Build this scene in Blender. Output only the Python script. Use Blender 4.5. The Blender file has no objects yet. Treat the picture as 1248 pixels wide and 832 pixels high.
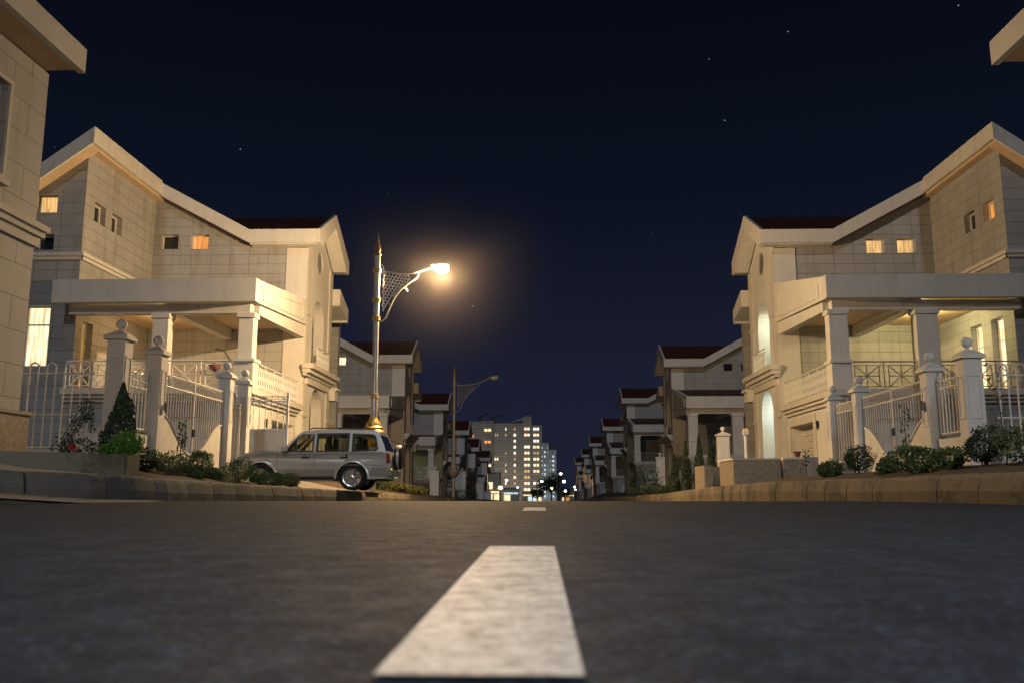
import bpy, bmesh, math, random
from mathutils import Vector, Matrix
from mathutils.geometry import tessellate_polygon
rad = math.radians
C = bpy.context.scene.collection
SC = bpy.context.scene

# ------------------------------------------------------------------ materials
def new_mat(name):
    m = bpy.data.materials.new(name); m.use_nodes = True
    nt = m.node_tree; b = nt.nodes['Principled BSDF']
    return m, nt, b
def N(nt, t, **k):
    n = nt.nodes.new(t)
    for a, v in k.items():
        if hasattr(n, a): setattr(n, a, v)
    return n
def noise(nt, scale, detail=4, rough=.55, coord='Object', stretch=None):
    tc = N(nt, 'ShaderNodeTexCoord'); n = N(nt, 'ShaderNodeTexNoise')
    n.inputs['Scale'].default_value = scale; n.inputs['Detail'].default_value = detail
    n.inputs['Roughness'].default_value = rough
    if stretch:
        mp = N(nt, 'ShaderNodeMapping'); mp.inputs['Scale'].default_value = stretch
        nt.links.new(tc.outputs[coord], mp.inputs['Vector']); nt.links.new(mp.outputs[0], n.inputs['Vector'])
    else:
        nt.links.new(tc.outputs[coord], n.inputs['Vector'])
    return n.outputs['Fac']
def ramp(nt, fac, stops):
    r = N(nt, 'ShaderNodeValToRGB'); cr = r.color_ramp
    while len(cr.elements) < len(stops): cr.elements.new(.5)
    for e, (p, c) in zip(cr.elements, stops):
        e.position = p; e.color = (*c, 1) if len(c) == 3 else c
    nt.links.new(fac, r.inputs['Fac']); return r.outputs['Color']
def mixc(nt, fac, a, b, mode='MIX'):
    n = N(nt, 'ShaderNodeMix', data_type='RGBA', blend_type=mode)
    for s, v in ((n.inputs[0], fac), (n.inputs[6], a), (n.inputs[7], b)):
        if isinstance(v, (int, float)): s.default_value = v
        elif isinstance(v, tuple): s.default_value = (*v, 1)
        else: nt.links.new(v, s)
    return n.outputs[2]
def bump(nt, b, h, dist=.01, strength=.5):
    n = N(nt, 'ShaderNodeBump'); n.inputs['Distance'].default_value = dist; n.inputs['Strength'].default_value = strength
    nt.links.new(h, n.inputs['Height']); nt.links.new(n.outputs[0], b.inputs['Normal'])

def plain(name, col, rough=.6, metal=0, var=.15, scale=3, coat=0, bumpd=0):
    m, nt, b = new_mat(name)
    f = noise(nt, scale, 6)
    lo = tuple(c*(1-var) for c in col); hi = tuple(min(1, c*(1+var)) for c in col)
    nt.links.new(ramp(nt, f, [(.3, lo), (.7, hi)]), b.inputs['Base Color'])
    b.inputs['Roughness'].default_value = rough; b.inputs['Metallic'].default_value = metal
    b.inputs['Coat Weight'].default_value = coat; b.inputs['Coat Roughness'].default_value = .05
    if bumpd: bump(nt, b, noise(nt, scale*20, 4), bumpd, .5)
    return m
def stucco(name, col, dirt=(.30, .26, .2)):
    m, nt, b = new_mat(name)
    f = noise(nt, .9, 6, .65); s = noise(nt, 1.3, 5, .6, stretch=(3, 3, .35))
    base = ramp(nt, f, [(.3, tuple(c*.86 for c in col)), (.7, col)])
    st = ramp(nt, s, [(.54, (0, 0, 0)), (.80, (.32, .32, .32))])
    nt.links.new(mixc(nt, st, base, dirt), b.inputs['Base Color'])
    b.inputs['Roughness'].default_value = .75
    bump(nt, b, noise(nt, 60, 3), .004, .4)
    return m
def blocks(name, col, w, h, off=0., joint=.012, dark=.35):
    m, nt, b = new_mat(name)
    uv = N(nt, 'ShaderNodeUVMap'); br = N(nt, 'ShaderNodeTexBrick')
    br.offset = off; br.squash = 1
    br.inputs['Scale'].default_value = 1; br.inputs['Brick Width'].default_value = w; br.inputs['Row Height'].default_value = h
    br.inputs['Mortar Size'].default_value = joint; br.inputs['Mortar Smooth'].default_value = .1; br.inputs['Bias'].default_value = 0
    br.inputs['Color1'].default_value = (*col, 1); br.inputs['Color2'].default_value = (*[c*.91 for c in col], 1)
    br.inputs['Mortar'].default_value = (*[c*dark for c in col], 1)
    nt.links.new(uv.outputs[0], br.inputs['Vector'])
    f = noise(nt, .7, 7, .7)
    st = noise(nt, 1.1, 5, .6, stretch=(2.5, 2.5, .3))
    c = mixc(nt, 1., br.outputs['Color'], ramp(nt, f, [(.25, (.78, .76, .73)), (.7, (1, 1, 1))]), 'MULTIPLY')
    c = mixc(nt, ramp(nt, st, [(.52, (0, 0, 0)), (.78, (.6, .6, .6))]), c, (.22, .19, .15))
    nt.links.new(c, b.inputs['Base Color']); b.inputs['Roughness'].default_value = .7
    inv = N(nt, 'ShaderNodeMath', operation='SUBTRACT'); inv.inputs[0].default_value = 1
    nt.links.new(br.outputs['Fac'], inv.inputs[1])
    bump(nt, b, inv.outputs[0], .008, .8)
    return m
def emis(name, col, strength, curtain=0., col2=None):
    m, nt, b = new_mat(name)
    b.inputs['Base Color'].default_value = (.3, .27, .2, 1); b.inputs['Roughness'].default_value = .4
    if curtain:
        f = noise(nt, 3, 4, .6, stretch=(4, 4, .45))
        c = ramp(nt, f, [(.41, tuple(x*(1-curtain) for x in (col2 or col))), (.57, col)])
        nt.links.new(c, b.inputs['Emission Color'])
    else: b.inputs['Emission Color'].default_value = (*col, 1)
    b.inputs['Emission Strength'].default_value = strength
    return m

M = {}
M['stucco'] = stucco('white_stucco', (.76, .74, .70))
M['block'] = blocks('stone_cladding', (.46, .465, .47), .8, .4, 0., .008, .42)
M['block_big'] = blocks('large_stone_cladding', (.50, .50, .495), .92, .52, .5, .008, .45)
M['granite'] = plain('brown_granite', (.30, .245, .175), .45, var=.35, scale=14)
M['cream'] = stucco('cream_trim', (.68, .645, .57))
M['white_paint'] = plain('white_paint', (.74, .71, .66), .5, var=.1, scale=4)
M['white_steel'] = plain('white_steel', (.80, .79, .77), .4, var=.06, scale=8)
M['bronze'] = plain('weathered_railing_steel', (.38, .34, .28), .5, var=.15, scale=8)
M['plaster_pillar'] = stucco('pillar_paint', (.74, .73, .71), (.34, .31, .27))
M['soffit'] = plain('soffit_paint', (.66, .50, .33), .7, var=.08, scale=2)
M['garage'] = plain('garage_shutter', (.60, .56, .48), .5, var=.08, scale=2)
M['black'] = plain('black_iron', (.02, .02, .02), .5, var=.2)
M['dark_room'] = plain('dark_interior', (.03, .03, .03), .8)
M['red_pot'] = plain('terracotta', (.16, .05, .035), .6)
def roof_mat():
    m, nt, b = new_mat('red_roof_tiles')
    uv = N(nt, 'ShaderNodeUVMap'); w = N(nt, 'ShaderNodeTexWave'); w.bands_direction = 'X'
    w.inputs['Scale'].default_value = 1.6; nt.links.new(uv.outputs[0], w.inputs['Vector'])
    c = ramp(nt, noise(nt, 4, 5), [(.3, (.055, .016, .012)), (.7, (.10, .026, .018))])
    nt.links.new(c, b.inputs['Base Color']); b.inputs['Roughness'].default_value = .65
    bump(nt, b, w.outputs['Fac'], .05, 1); return m
M['roof'] = roof_mat()
M['lit_warm'] = emis('lit_curtain_warm', (1., .58, .20), 1.0, .5)
M['lit_orange'] = emis('lit_curtain_orange', (1., .34, .05), .95, .55)
M['lit_cream'] = emis('lit_curtain_cream', (1., .84, .52), 1.45, .45, (1., .72, .34))
M['lit_dim'] = emis('lit_curtain_dim', (1., .55, .15), .45, .5)
M['lit_white'] = emis('lit_white', (.9, 1., .85), 1.5)
def glass(name, col, rough=.08):
    m, nt, b = new_mat(name)
    nt.links.new(ramp(nt, noise(nt, 2, 3), [(.3, col), (.7, tuple(c*1.6 for c in col))]), b.inputs['Base Color'])
    b.inputs['Roughness'].default_value = rough; b.inputs['Specular IOR Level'].default_value = .7
    return m
M['glass_dark'] = glass('dark_window_glass', (.018, .022, .024))
def car_glass():
    m = bpy.data.materials.new('car_glass'); m.use_nodes = True; nt = m.node_tree
    nt.nodes.clear(); o = N(nt, 'ShaderNodeOutputMaterial'); t = N(nt, 'ShaderNodeBsdfTransparent'); g = N(nt, 'ShaderNodeBsdfGlossy')
    t.inputs[0].default_value = (.62, .64, .58, 1); g.inputs['Roughness'].default_value = .03
    x = N(nt, 'ShaderNodeMixShader'); fr = N(nt, 'ShaderNodeFresnel'); fr.inputs[0].default_value = 1.5
    tn = noise(nt, 2, 2); nt.links.new(ramp(nt, tn, [(.3, (.80, .82, .74)), (.7, (.88, .9, .82))]), t.inputs[0])
    nt.links.new(fr.outputs[0], x.inputs[0]); nt.links.new(t.outputs[0], x.inputs[1]); nt.links.new(g.outputs[0], x.inputs[2])
    nt.links.new(x.outputs[0], o.inputs[0]); return m
M['car_glass'] = car_glass()

def asphalt():
    m, nt, b = new_mat('asphalt')
    f1 = noise(nt, .45, 5, .6); f2 = noise(nt, 9, 6, .7); f4 = noise(nt, 2.2, 6, .7, stretch=(1.6, .35, 1))
    tc = N(nt, 'ShaderNodeTexCoord')
    def vor(sc, feat='F1'):
        v = N(nt, 'ShaderNodeTexVoronoi'); v.feature = feat; v.inputs['Scale'].default_value = sc; nt.links.new(tc.outputs['Object'], v.inputs['Vector']); return v
    v = vor(140); v2 = vor(75)
    f3 = noise(nt, 260, 3, .7)
    c = ramp(nt, f2, [(.3, (.0125, .022, .041)), (.7, (.024, .039, .066))])
    c = mixc(nt, 1., c, ramp(nt, f1, [(.3, (.70, .70, .72)), (.75, (1.15, 1.13, 1.1))]), 'MULTIPLY')
    c = mixc(nt, 1., c, ramp(nt, f4, [(.35, (.72, .72, .74)), (.5, (1, 1, 1)), (.72, (1.3, 1.27, 1.2))]), 'MULTIPLY')
    c = mixc(nt, .85, c, ramp(nt, v.outputs['Color'], [(.0, (.45, .45, .45)), (.66, (1, 1, 1)), (.92, (3., 2.95, 2.9))]), 'MULTIPLY')
    c = mixc(nt, .8, c, ramp(nt, v2.outputs['Color'], [(.0, (.6, .6, .6)), (.8, (1, 1, 1)), (.96, (2., 1.95, 1.9))]), 'MULTIPLY')
    # thin cracks
    tw = N(nt, 'ShaderNodeVectorMath', operation='ADD'); nz = N(nt, 'ShaderNodeTexNoise'); nz.inputs['Scale'].default_value = 3
    nt.links.new(tc.outputs['Object'], nz.inputs['Vector']); nt.links.new(tc.outputs['Object'], tw.inputs[0]); nt.links.new(nz.outputs['Color'], tw.inputs[1])
    cr = N(nt, 'ShaderNodeTexVoronoi'); cr.feature = 'DISTANCE_TO_EDGE'; cr.inputs['Scale'].default_value = .55; nt.links.new(tw.outputs[0], cr.inputs['Vector'])
    ck = ramp(nt, cr.outputs['Distance'], [(.0, (.3, .3, .3)), (.006, (1, 1, 1))])
    c = mixc(nt, ramp(nt, f1, [(.45, (0, 0, 0)), (.6, (.9, .9, .9))]), c, mixc(nt, 1., c, ck, 'MULTIPLY'))
    nt.links.new(c, b.inputs['Base Color'])
    nt.links.new(ramp(nt, f2, [(.3, (.85,)*3), (.7, (.62,)*3)]), b.inputs['Roughness']); b.inputs['Specular IOR Level'].default_value = .2
    add = N(nt, 'ShaderNodeMath', operation='ADD'); nt.links.new(v2.outputs['Distance'], add.inputs[0]); nt.links.new(f3, add.inputs[1])
    bump(nt, b, add.outputs[0], .004, 1.)
    return m
M['asphalt'] = asphalt()
def road_paint():
    m, nt, b = new_mat('worn_road_paint')
    f = noise(nt, 14, 8, .75); g = noise(nt, 120, 4, .7)
    f0 = noise(nt, 38, 6, .75)
    c = ramp(nt, f, [(.34, (.30, .29, .28)), (.47, (.56, .55, .53)), (.66, (.76, .74, .71))])
    c = mixc(nt, .85, c, ramp(nt, f0, [(.36, (.42, .42, .42)), (.52, (1, 1, 1))]), 'MULTIPLY')
    c = mixc(nt, .8, c, ramp(nt, g, [(.36, (.5, .5, .5)), (.55, (1, 1, 1))]), 'MULTIPLY')
    nt.links.new(c, b.inputs['Base Color']); b.inputs['Roughness'].default_value = .6
    bump(nt, b, g, .002, .7); return m
M['paint'] = road_paint()
def concrete(name, col, stain, k=.55, coord='Object'):
    m, nt, b = new_mat(name)
    f = noise(nt, 2.2, 7, .7); g = noise(nt, 30, 5, .7); s = noise(nt, 1.1, 8, .75)
    c = ramp(nt, f, [(.3, tuple(x*.72 for x in col)), (.7, col)])
    c = mixc(nt, ramp(nt, s, [(.48, (0, 0, 0)), (.56, (k, k, k))]), c, stain)
    c = mixc(nt, .7, c, ramp(nt, g, [(.3, (.65, .65, .65)), (.65, (1, 1, 1))]), 'MULTIPLY')
    nt.links.new(c, b.inputs['Base Color']); b.inputs['Roughness'].default_value = .85
    bump(nt, b, g, .008, .7); return m
M['kerb_left'] = concrete('stained_kerb_concrete', (.13, .125, .115), (.04, .042, .048), .7)
M['kerb_right'] = concrete('ochre_kerb_concrete', (.27, .21, .14), (.07, .06, .045), .8)
M['pave'] = concrete('sidewalk_paving', (.30, .27, .23), (.18, .16, .14), .4)
M['apron'] = concrete('apron_concrete', (.28, .25, .22), (.17, .15, .13), .5)
M['border'] = concrete('planter_concrete', (.24, .22, .18), (.07, .065, .055), .7)
M['soil'] = concrete('soil', (.10, .07, .045), (.05, .035, .025), .5)
M['dirt'] = concrete('yard_ground', (.11, .09, .065), (.05, .05, .035), .6)
def leafm(name, a, b_, tr=0):
    m, nt, b = new_mat(name)
    oi = N(nt, 'ShaderNodeNewGeometry')
    c = ramp(nt, oi.outputs['Random Per Island'], [(0., a), (1., b_)])
    nt.links.new(c, b.inputs['Base Color']); b.inputs['Roughness'].default_value = .55
    return m
M['leaf_dark'] = leafm('dark_conifer_leaf', (.012, .028, .012), (.045, .075, .03))
M['leaf_lime'] = leafm('lime_leaf', (.05, .14, .015), (.11, .26, .035))
M['leaf'] = leafm('shrub_leaf', (.035, .075, .02), (.13, .18, .05))
M['leaf_dry'] = leafm('dry_leaf', (.10, .06, .03), (.20, .12, .05))
M['leaf_yellow'] = leafm('yellow_leaf', (.08, .085, .02), (.16, .15, .04))
M['rose'] = plain('red_rose', (.45, .02, .03), .6)
M['bark'] = plain('bark', (.06, .045, .03), .8, var=.3, scale=10)

# ------------------------------------------------------------------ mesh builder
class MB:
    def __init__(s, T=None):
        s.v = []; s.f = []; s.m = []; s.T = T or (lambda p: p); s.mi = 0
    def add(s, vs, fs):
        o = len(s.v); s.v += [tuple(s.T(p)) for p in vs]
        for f in fs: s.f.append(tuple(o+i for i in f)); s.m.append(s.mi)
    def box(s, x0, x1, y0, y1, z0, z1):
        s.add([(x0,y0,z0),(x1,y0,z0),(x1,y1,z0),(x0,y1,z0),(x0,y0,z1),(x1,y0,z1),(x1,y1,z1),(x0,y1,z1)],
              [(0,3,2,1),(4,5,6,7),(0,1,5,4),(1,2,6,5),(2,3,7,6),(3,0,4,7)])
    def frustum(s, cx, cy, z0, z1, a0, b0, a1, b1):
        vs = [(cx+i*a0, cy+j*b0, z0) for i, j in ((-1,-1),(1,-1),(1,1),(-1,1))]+[(cx+i*a1, cy+j*b1, z1) for i, j in ((-1,-1),(1,-1),(1,1),(-1,1))]
        s.add(vs, [(0,3,2,1),(4,5,6,7),(0,1,5,4),(1,2,6,5),(2,3,7,6),(3,0,4,7)])
    def plate(s, outer, F, t, holes=()):
        """2D outline with holes, F(a,b,d)->3D; thickness from d=0 to d=t"""
        polys = [list(outer)]+[list(h) for h in holes]
        flat = [p for q in polys for p in q]
        tris = tessellate_polygon([[Vector((a, b, 0)) for a, b in q] for q in polys])
        s.add([F(a, b, 0) for a, b in flat], [tuple(x) for x in tris])
        s.add([F(a, b, t) for a, b in flat], [tuple(reversed(x)) for x in tris])
        for q in polys:
            n = len(q)
            s.add([F(a, b, 0) for a, b in q]+[F(a, b, t) for a, b in q], [(i, (i+1) % n, n+(i+1) % n, n+i) for i in range(n)])
    def tube(s, pts, r, n=6, cap=True):
        pts = [Vector(p) for p in pts]; rs = r if isinstance(r, (list, tuple)) else [r]*len(pts)
        rings = []; prev = None
        for i, p in enumerate(pts):
            d = (pts[min(i+1, len(pts)-1)]-pts[max(i-1, 0)])
            d = d.normalized() if d.length > 1e-9 else Vector((0, 0, 1))
            up = prev if prev is not None else (Vector((0, 0, 1)) if abs(d.z) < .9 else Vector((1, 0, 0)))
            a = d.cross(up)
            if a.length < 1e-6: a = d.cross(Vector((0, 1, 0)))
            a.normalize(); b = a.cross(d).normalized(); prev = b
            rings.append([tuple(p+(a*math.cos(2*math.pi*k/n)+b*math.sin(2*math.pi*k/n))*rs[i]) for k in range(n)])
        vs = [v for q in rings for v in q]; fs = []
        for i in range(len(rings)-1):
            for k in range(n): fs.append((i*n+k, i*n+(k+1) % n, (i+1)*n+(k+1) % n, (i+1)*n+k))
        if cap: fs.append(tuple(range(n))); fs.append(tuple(len(vs)-n+k for k in reversed(range(n))))
        s.add(vs, fs)
    def lathe(s, prof, cx, cy, z0=0, n=16, axis='z', cap=True):
        vs = []; fs = []
        for r, z in prof:
            for k in range(n):
                a = 2*math.pi*k/n
                if axis == 'z': vs.append((cx+r*math.cos(a), cy+r*math.sin(a), z0+z))
                else: vs.append((cx+r*math.cos(a), cy+z, z0+r*math.sin(a)))
        m = len(prof)
        for i in range(m-1):
            for k in range(n): fs.append((i*n+k, i*n+(k+1) % n, (i+1)*n+(k+1) % n, (i+1)*n+k))
        if cap: fs.append(tuple(range(n))[::-1]); fs.append(tuple((m-1)*n+k for k in range(n)))
        s.add(vs, fs)
    def sphere(s, c, r, n=12, sz=1.):
        prof = [(max(1e-4, r*math.sin(math.pi*i/8)), -r*sz*math.cos(math.pi*i/8)) for i in range(9)]
        s.lathe(prof, c[0], c[1], c[2], n)
    def build(s, name, mats, parent=None, smooth=False, loc=None, normals=True, bevel=0):
        me = bpy.data.meshes.new(name); me.from_pydata(s.v, [], s.f)
        if not isinstance(mats, (list, tuple)): mats = [mats]
        for m in mats: me.materials.append(m)
        me.polygons.foreach_set('material_index', s.m)
        if normals:
            bm = bmesh.new(); bm.from_mesh(me); bmesh.ops.recalc_face_normals(bm, faces=bm.faces); bm.to_mesh(me); bm.free()
        uv = me.uv_layers.new(name='UVMap')
        for p in me.polygons:
            n = p.normal; ax = max(range(3), key=lambda i: abs(n[i]))
            for li in p.loop_indices:
                c = me.vertices[me.loops[li].vertex_index].co
                uv.data[li].uv = (c.y, c.z) if ax == 0 else ((c.x, c.z) if ax == 1 else (c.x, c.y))
        if smooth:
            me.polygons.foreach_set('use_smooth', [True]*len(me.polygons))
            try: me.set_sharp_from_angle(angle=rad(38))
            except Exception: pass
        o = bpy.data.objects.new(name, me); C.objects.link(o)
        if parent: o.parent = parent
        if loc: o.location = loc
        if bevel:
            b = o.modifiers.new('Bevel', 'BEVEL'); b.width = bevel; b.segments = 2; b.limit_method = 'ANGLE'; b.angle_limit = rad(40)
        return o
def tag(o, label=None, cat=None, group=None, kind=None):
    if label: o['label'] = label
    if cat: o['category'] = cat
    if group: o['group'] = group
    if kind: o['kind'] = kind
    return o
def empty(name, loc, label, cat, group=None, rz=0):
    o = bpy.data.objects.new(name, None); C.objects.link(o); o.location = loc; o.rotation_euler = (0, 0, rz)
    o.empty_display_size = .3
    return tag(o, label, cat, group)
def copy_tree(o, parent=None, mp=None):
    c = o.copy(); C.objects.link(c)
    if parent: c.parent = parent
    if mp is not None: mp[o.name] = c
    for ch in [x for x in KIDS if x.parent == o]: copy_tree(ch, c, mp)
    return c

# ------------------------------------------------------------------ terrain
def sstep(a, b, x):
    t = max(0, min(1, (x-a)/(b-a))); return t*t*(3-2*t)
def lerp_tab(tab, y):
    if y <= tab[0][0]: return tab[0][1]
    for (a, p), (b, q) in zip(tab, tab[1:]):
        if y <= b: return p+(q-p)*(y-a)/(b-a)
    return tab[-1][1]+(y-tab[-1][0])*-.0135
def road_z(y):
    if y < 8: return 0.
    if y < 14: return -.0142*(y-8)**2/12.
    return -.0426-.0142*(y-14) if y < 960 else -.0426-.0142*946
LT = [(-60, .55), (10, .55), (28, .45), (35, .42), (62, -.75), (86, -1.87), (111, -2.77), (130, -4.0), (158, -4.5), (220, -4.8), (300, -5.2)]
RT = [(-60, .5), (10, .5), (35, .42), (64, -.7), (98, -.1), (129, -1.1), (165, -1.65), (197, -2.45), (237, -3.0), (300, -4.2)]
XL, XR = -4.7, 4.2
def side_z(x, y):
    """height of pavement / yard on either side of the road"""
    if y > 320: return road_z(y)+.05
    if x < 0:
        k = road_z(y)+.27+(.06*sstep(12, 9, y)); d = -4.7-x
        f = lerp_tab(LT, y)
    else:
        k = road_z(y)+.29+.08*sstep(12, 18, y)*sstep(34, 22, y); d = x-4.2
        f = lerp_tab(RT, y)
    d = max(0, d)
    if x < 0 and x > -8.05:
        w_ = sstep(21.2, 22.0, y)*sstep(26.6, 25.6, y)
        f = f*(1-w_)+(k+.05)*w_
    return k+(f-k)*sstep(.3, 3.2, d) if d < 3.2 else f
def ground_z(x, y):
    if XL-.12 < x < XR+.12: return road_z(y)-.35
    if x < 0 and y < 12:
        # side street mouth on the near left
        line = kerb_y(x)
        if y < line+.1: return road_z(y)-.3
    return side_z(x, y)-.02
def kerb_y(x):
    pts = [(-16, 5.6), (-12, 6.6), (-8, 7.9), (-6.3, 8.62), (-5.45, 9.2), (-5.0, 9.9), (-4.7, 11.2)]
    if x > -4.7: return 999
    for (a, p), (b, q) in zip(pts, pts[1:]):
        if x <= b: return p+(q-p)*(x-a)/(b-a)
    return 999
def grid(xs, ys, zf):
    g = MB(); n = len(xs)
    vs = [(x, y, zf(x, y)) for y in ys for x in xs]
    g.add(vs, [(j*n+i, j*n+i+1, (j+1)*n+i+1, (j+1)*n+i) for j in range(len(ys)-1) for i in range(n-1)])
    return g
xs = [-2500, -700, -250, -120, -60, -35, -24, -17, -13, -10.5, -9, -8, -7.4, -6.9, -6.4, -5.9, -5.5, -5.2, -4.95, -4.83, -4.6, 0, 4.1, 4.33, 4.6, 5, 5.5, 6, 6.5, 7, 7.4, 8, 9, 10.5, 13, 17, 24, 35, 60, 120, 250, 700, 2500]
ys = [-60, -30, -15, -8, -3, 0, 2, 4] + [5+.4*i for i in range(22)] + [14+i for i in range(30)] + [44+4*i for i in range(30)] + [170+10*i for i in range(15)] + [330, 400, 480, 600, 960, 1500, 4000]
g = grid(xs, ys, ground_z)
tag(g.build('ground', M['dirt'], normals=False, smooth=True), kind='structure')

# road
ry = [-40, -20, -10, -5, -2, 0, 1, 2, 3, 4, 5, 6, 7] + [8+.5*i for i in range(16)] + [16+2*i for i in range(40)] + [100+10*i for i in range(34)]
g = grid([XL-.02, -2.3, 0, 2.1, XR+.02], ry, lambda x, y: road_z(y))
tag(g.build('road', M['asphalt'], normals=False, smooth=True), kind='structure')
# side street mouth / apron on the near left
def apron_z(x, y):
    return .006+.13*sstep(-4.6, -5.9, x)
ap = MB()
kp = [(-12, 6.6), (-8, 7.9), (-6.3, 8.62), (-5.45, 9.2), (-5.0, 9.9), (-4.7, 11.2)]
inner = [(-12, 4.6), (-8, 6.7), (-6.3, 7.75), (-5.2, 8.3), (-4.5, 8.75), (-4.05, 9.25)]
rows = 6
vs = []
for (a, b) in zip(kp, inner):
    for k in range(rows):
        t = k/(rows-1); x = a[0]+(b[0]-a[0])*t; y = a[1]+(b[1]-a[1])*t
        vs.append((x, y, apron_z(x, y)+road_z(y)))
ap.add(vs, [(i*rows+k, i*rows+k+1, (i+1)*rows+k+1, (i+1)*rows+k) for i in range(len(kp)-1) for k in range(rows-1)])
tag(ap.build('driveway_apron', M['apron'], normals=False, smooth=True), kind='structure')
side = MB()
vs = []
for (a, b) in zip([(-12, 4.65), (-8, 6.75), (-6.3, 7.8), (-5.2, 8.35), (-4.69, 8.72)], [(-12, -30), (-8, -30), (-6.3, -30), (-5.2, -30), (-4.69, -30)]):
    for k in range(10):
        t = k/9.; x = a[0]+(b[0]-a[0])*t; y = a[1]+(b[1]-a[1])*t
        vs.append((x, y, apron_z(x, y)*.8-.003))
side.add(vs, [(i*10+k, i*10+k+1, (i+1)*10+k+1, (i+1)*10+k) for i in range(4) for k in range(9)])
tag(side.build('side_street', M['asphalt'], normals=False, smooth=True), kind='structure')

# lane dashes down the street
dm = MB()
for i in range(-3, 14):
    a = .66+i*4.96
    if a > 70: break
    n = 4; ln_ = 1.46 if i < 1 else 1.05
    for k in range(n):
        y0 = a+ln_*k/n; y1 = a+ln_*(k+1)/n
        dm.add([(-.12, y0, road_z(y0)+.004), (.03, y0, road_z(y0)+.004), (.03, y1, road_z(y1)+.004), (-.12, y1, road_z(y1)+.004)], [(0, 1, 2, 3)])
tag(dm.build('lane_marking', M['paint'], normals=False), kind='structure')

# kerbs
def kerb(path, zt, zb, mat, name, inward, seg=.95, w=.17):
    # resample
    pts = [Vector((x, y, 0)) for x, y in path]; L = [0]
    for a, b in zip(pts, pts[1:]): L.append(L[-1]+(b-a).length)
    def at(s):
        s = max(0, min(L[-1], s))
        for i in range(len(pts)-1):
            if s <= L[i+1]+1e-9:
                t = (s-L[i])/(L[i+1]-L[i]); p = pts[i].lerp(pts[i+1], t); d = (pts[i+1]-pts[i]).normalized(); return p, d
        return pts[-1], (pts[-1]-pts[-2]).normalized()
    k = MB(); s = 0; rnd = random.Random(3)
    while s < L[-1]-.05:
        e = min(L[-1], s+seg*rnd.uniform(.96, 1.04)); ns = 4; rings = []
        jz = rnd.uniform(-.006, .006); jn = rnd.uniform(-.006, .006)
        for q in range(ns+1):
            ss = s+.014+(e-s-.028)*q/ns; p, d = at(ss); p2, d2 = at(ss+.2); d = (d+d2).normalized()
            n = Vector((d.y, -d.x, 0))*inward
            T = zt(p.x, p.y)+jz; B = zb(p.x, p.y)-.1
            fr = 1 if 0 < q < ns else 0
            prof = [(0+jn, B), (0+jn, T-.17), (.035+jn, T-.05), (.05+jn, T-.018-(.012 if not fr else 0)), (.075+jn, T-(.0 if fr else .01)), (w, T), (w, B)]
            rings.append([tuple(p+n*(o+(0 if fr else .012))+Vector((0, 0, z))) for o, z in prof])
        m = 7; vs = [v for r in rings for v in r]
        k.add(vs, [(i*m+j, i*m+j+1, (i+1)*m+j+1, (i+1)*m+j) for i in range(ns) for j in range(m-1)]+[tuple(range(m)), tuple(ns*m+j for j in range(m))])
        s = e
    return tag(k.build(name, mat, smooth=False), kind='structure')
def kerb_top_l(x, y): return road_z(y)+.27+.06*sstep(12, 9, y)+.03*sstep(-5.4, -7, x)
def kerb_bot_l(x, y): return road_z(y)+.0+.1*sstep(-4.8, -6, x)
kerb([(-16, 5.6), (-12, 6.6), (-8, 7.9), (-6.9, 8.38), (-6.3, 8.64), (-5.8, 8.93), (-5.45, 9.22), (-5.18, 9.55), (-4.97, 9.95), (-4.8, 10.55), (-4.7, 11.3), (-4.7, 24.4)], kerb_top_l, kerb_bot_l, M['kerb_left'], 'kerb_left', -1)
kerb([(-4.95, 26.0), (-4.7, 26.5), (-4.7, 33.2), (-4.85, 33.8)], lambda x, y: road_z(y)+.27, lambda x, y: road_z(y), M['kerb_right'], 'kerb_left_far', -1)
kerb([(4.2, -14), (4.2, 150)], lambda x, y: side_z(4.25, y)+.0, lambda x, y: road_z(y), M['kerb_right'], 'kerb_right', 1)
kerb([(-4.7, 46), (-4.7, 150)], lambda x, y: road_z(y)+.2, lambda x, y: road_z(y), M['kerb_right'], 'kerb_left_distant', -1, seg=2)

# sidewalks
def walk(name, xa, xb, y0, y1, step=.5):
    n = int((y1-y0)/step)+1
    g = MB(); cols = 5; vs = []
    for i in range(n+1):
        y = y0+(y1-y0)*i/n
        for k in range(cols):
            x = xa+(xb-xa)*k/(cols-1); vs.append((x, y, side_z(x, y)-.006))
    g.add(vs, [(i*cols+k, i*cols+k+1, (i+1)*cols+k+1, (i+1)*cols+k) for i in range(n) for k in range(cols-1)])
    return tag(g.build(name, M['pave'], normals=False, smooth=True), kind='structure')
# near-left pavement follows the kerb curve
g = MB(); vs = []; pl = [(-16, 5.6), (-12, 6.6), (-8, 7.9), (-6.9, 8.38), (-6.3, 8.64), (-5.8, 8.93), (-5.45, 9.22), (-5.18, 9.55), (-4.97, 9.95), (-4.8, 10.55), (-4.7, 11.3), (-4.7, 13), (-4.7, 15), (-4.7, 17), (-4.7, 19), (-4.7, 22), (-4.7, 26)]
nl = [(-.3, .95)]*3+[(-.4, .9)]*2+[(-.5, .85), (-.62, .78), (-.75, .65), (-.9, .45), (-.95, .3), (-1, .05)]+[(-1, 0)]*6
for (x, y), (nx, ny) in zip(pl, nl):
    for k in range(6):
        d = .16+1.9*k/5; X, Y = x+nx*d, y+ny*d
        z0 = kerb_top_l(x, y); zz = z0+(.14*k/5)*(1 if y < 21 else 0)
        vs.append((X, Y, zz-.004))
g.add(vs, [(i*6+k, i*6+k+1, (i+1)*6+k+1, (i+1)*6+k) for i in range(len(pl)-1) for k in range(5)])
tag(g.build('sidewalk_left', M['pave'], normals=False, smooth=True), kind='structure')
walk('sidewalk_right', 4.36, 5.35, -14, 150)
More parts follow.
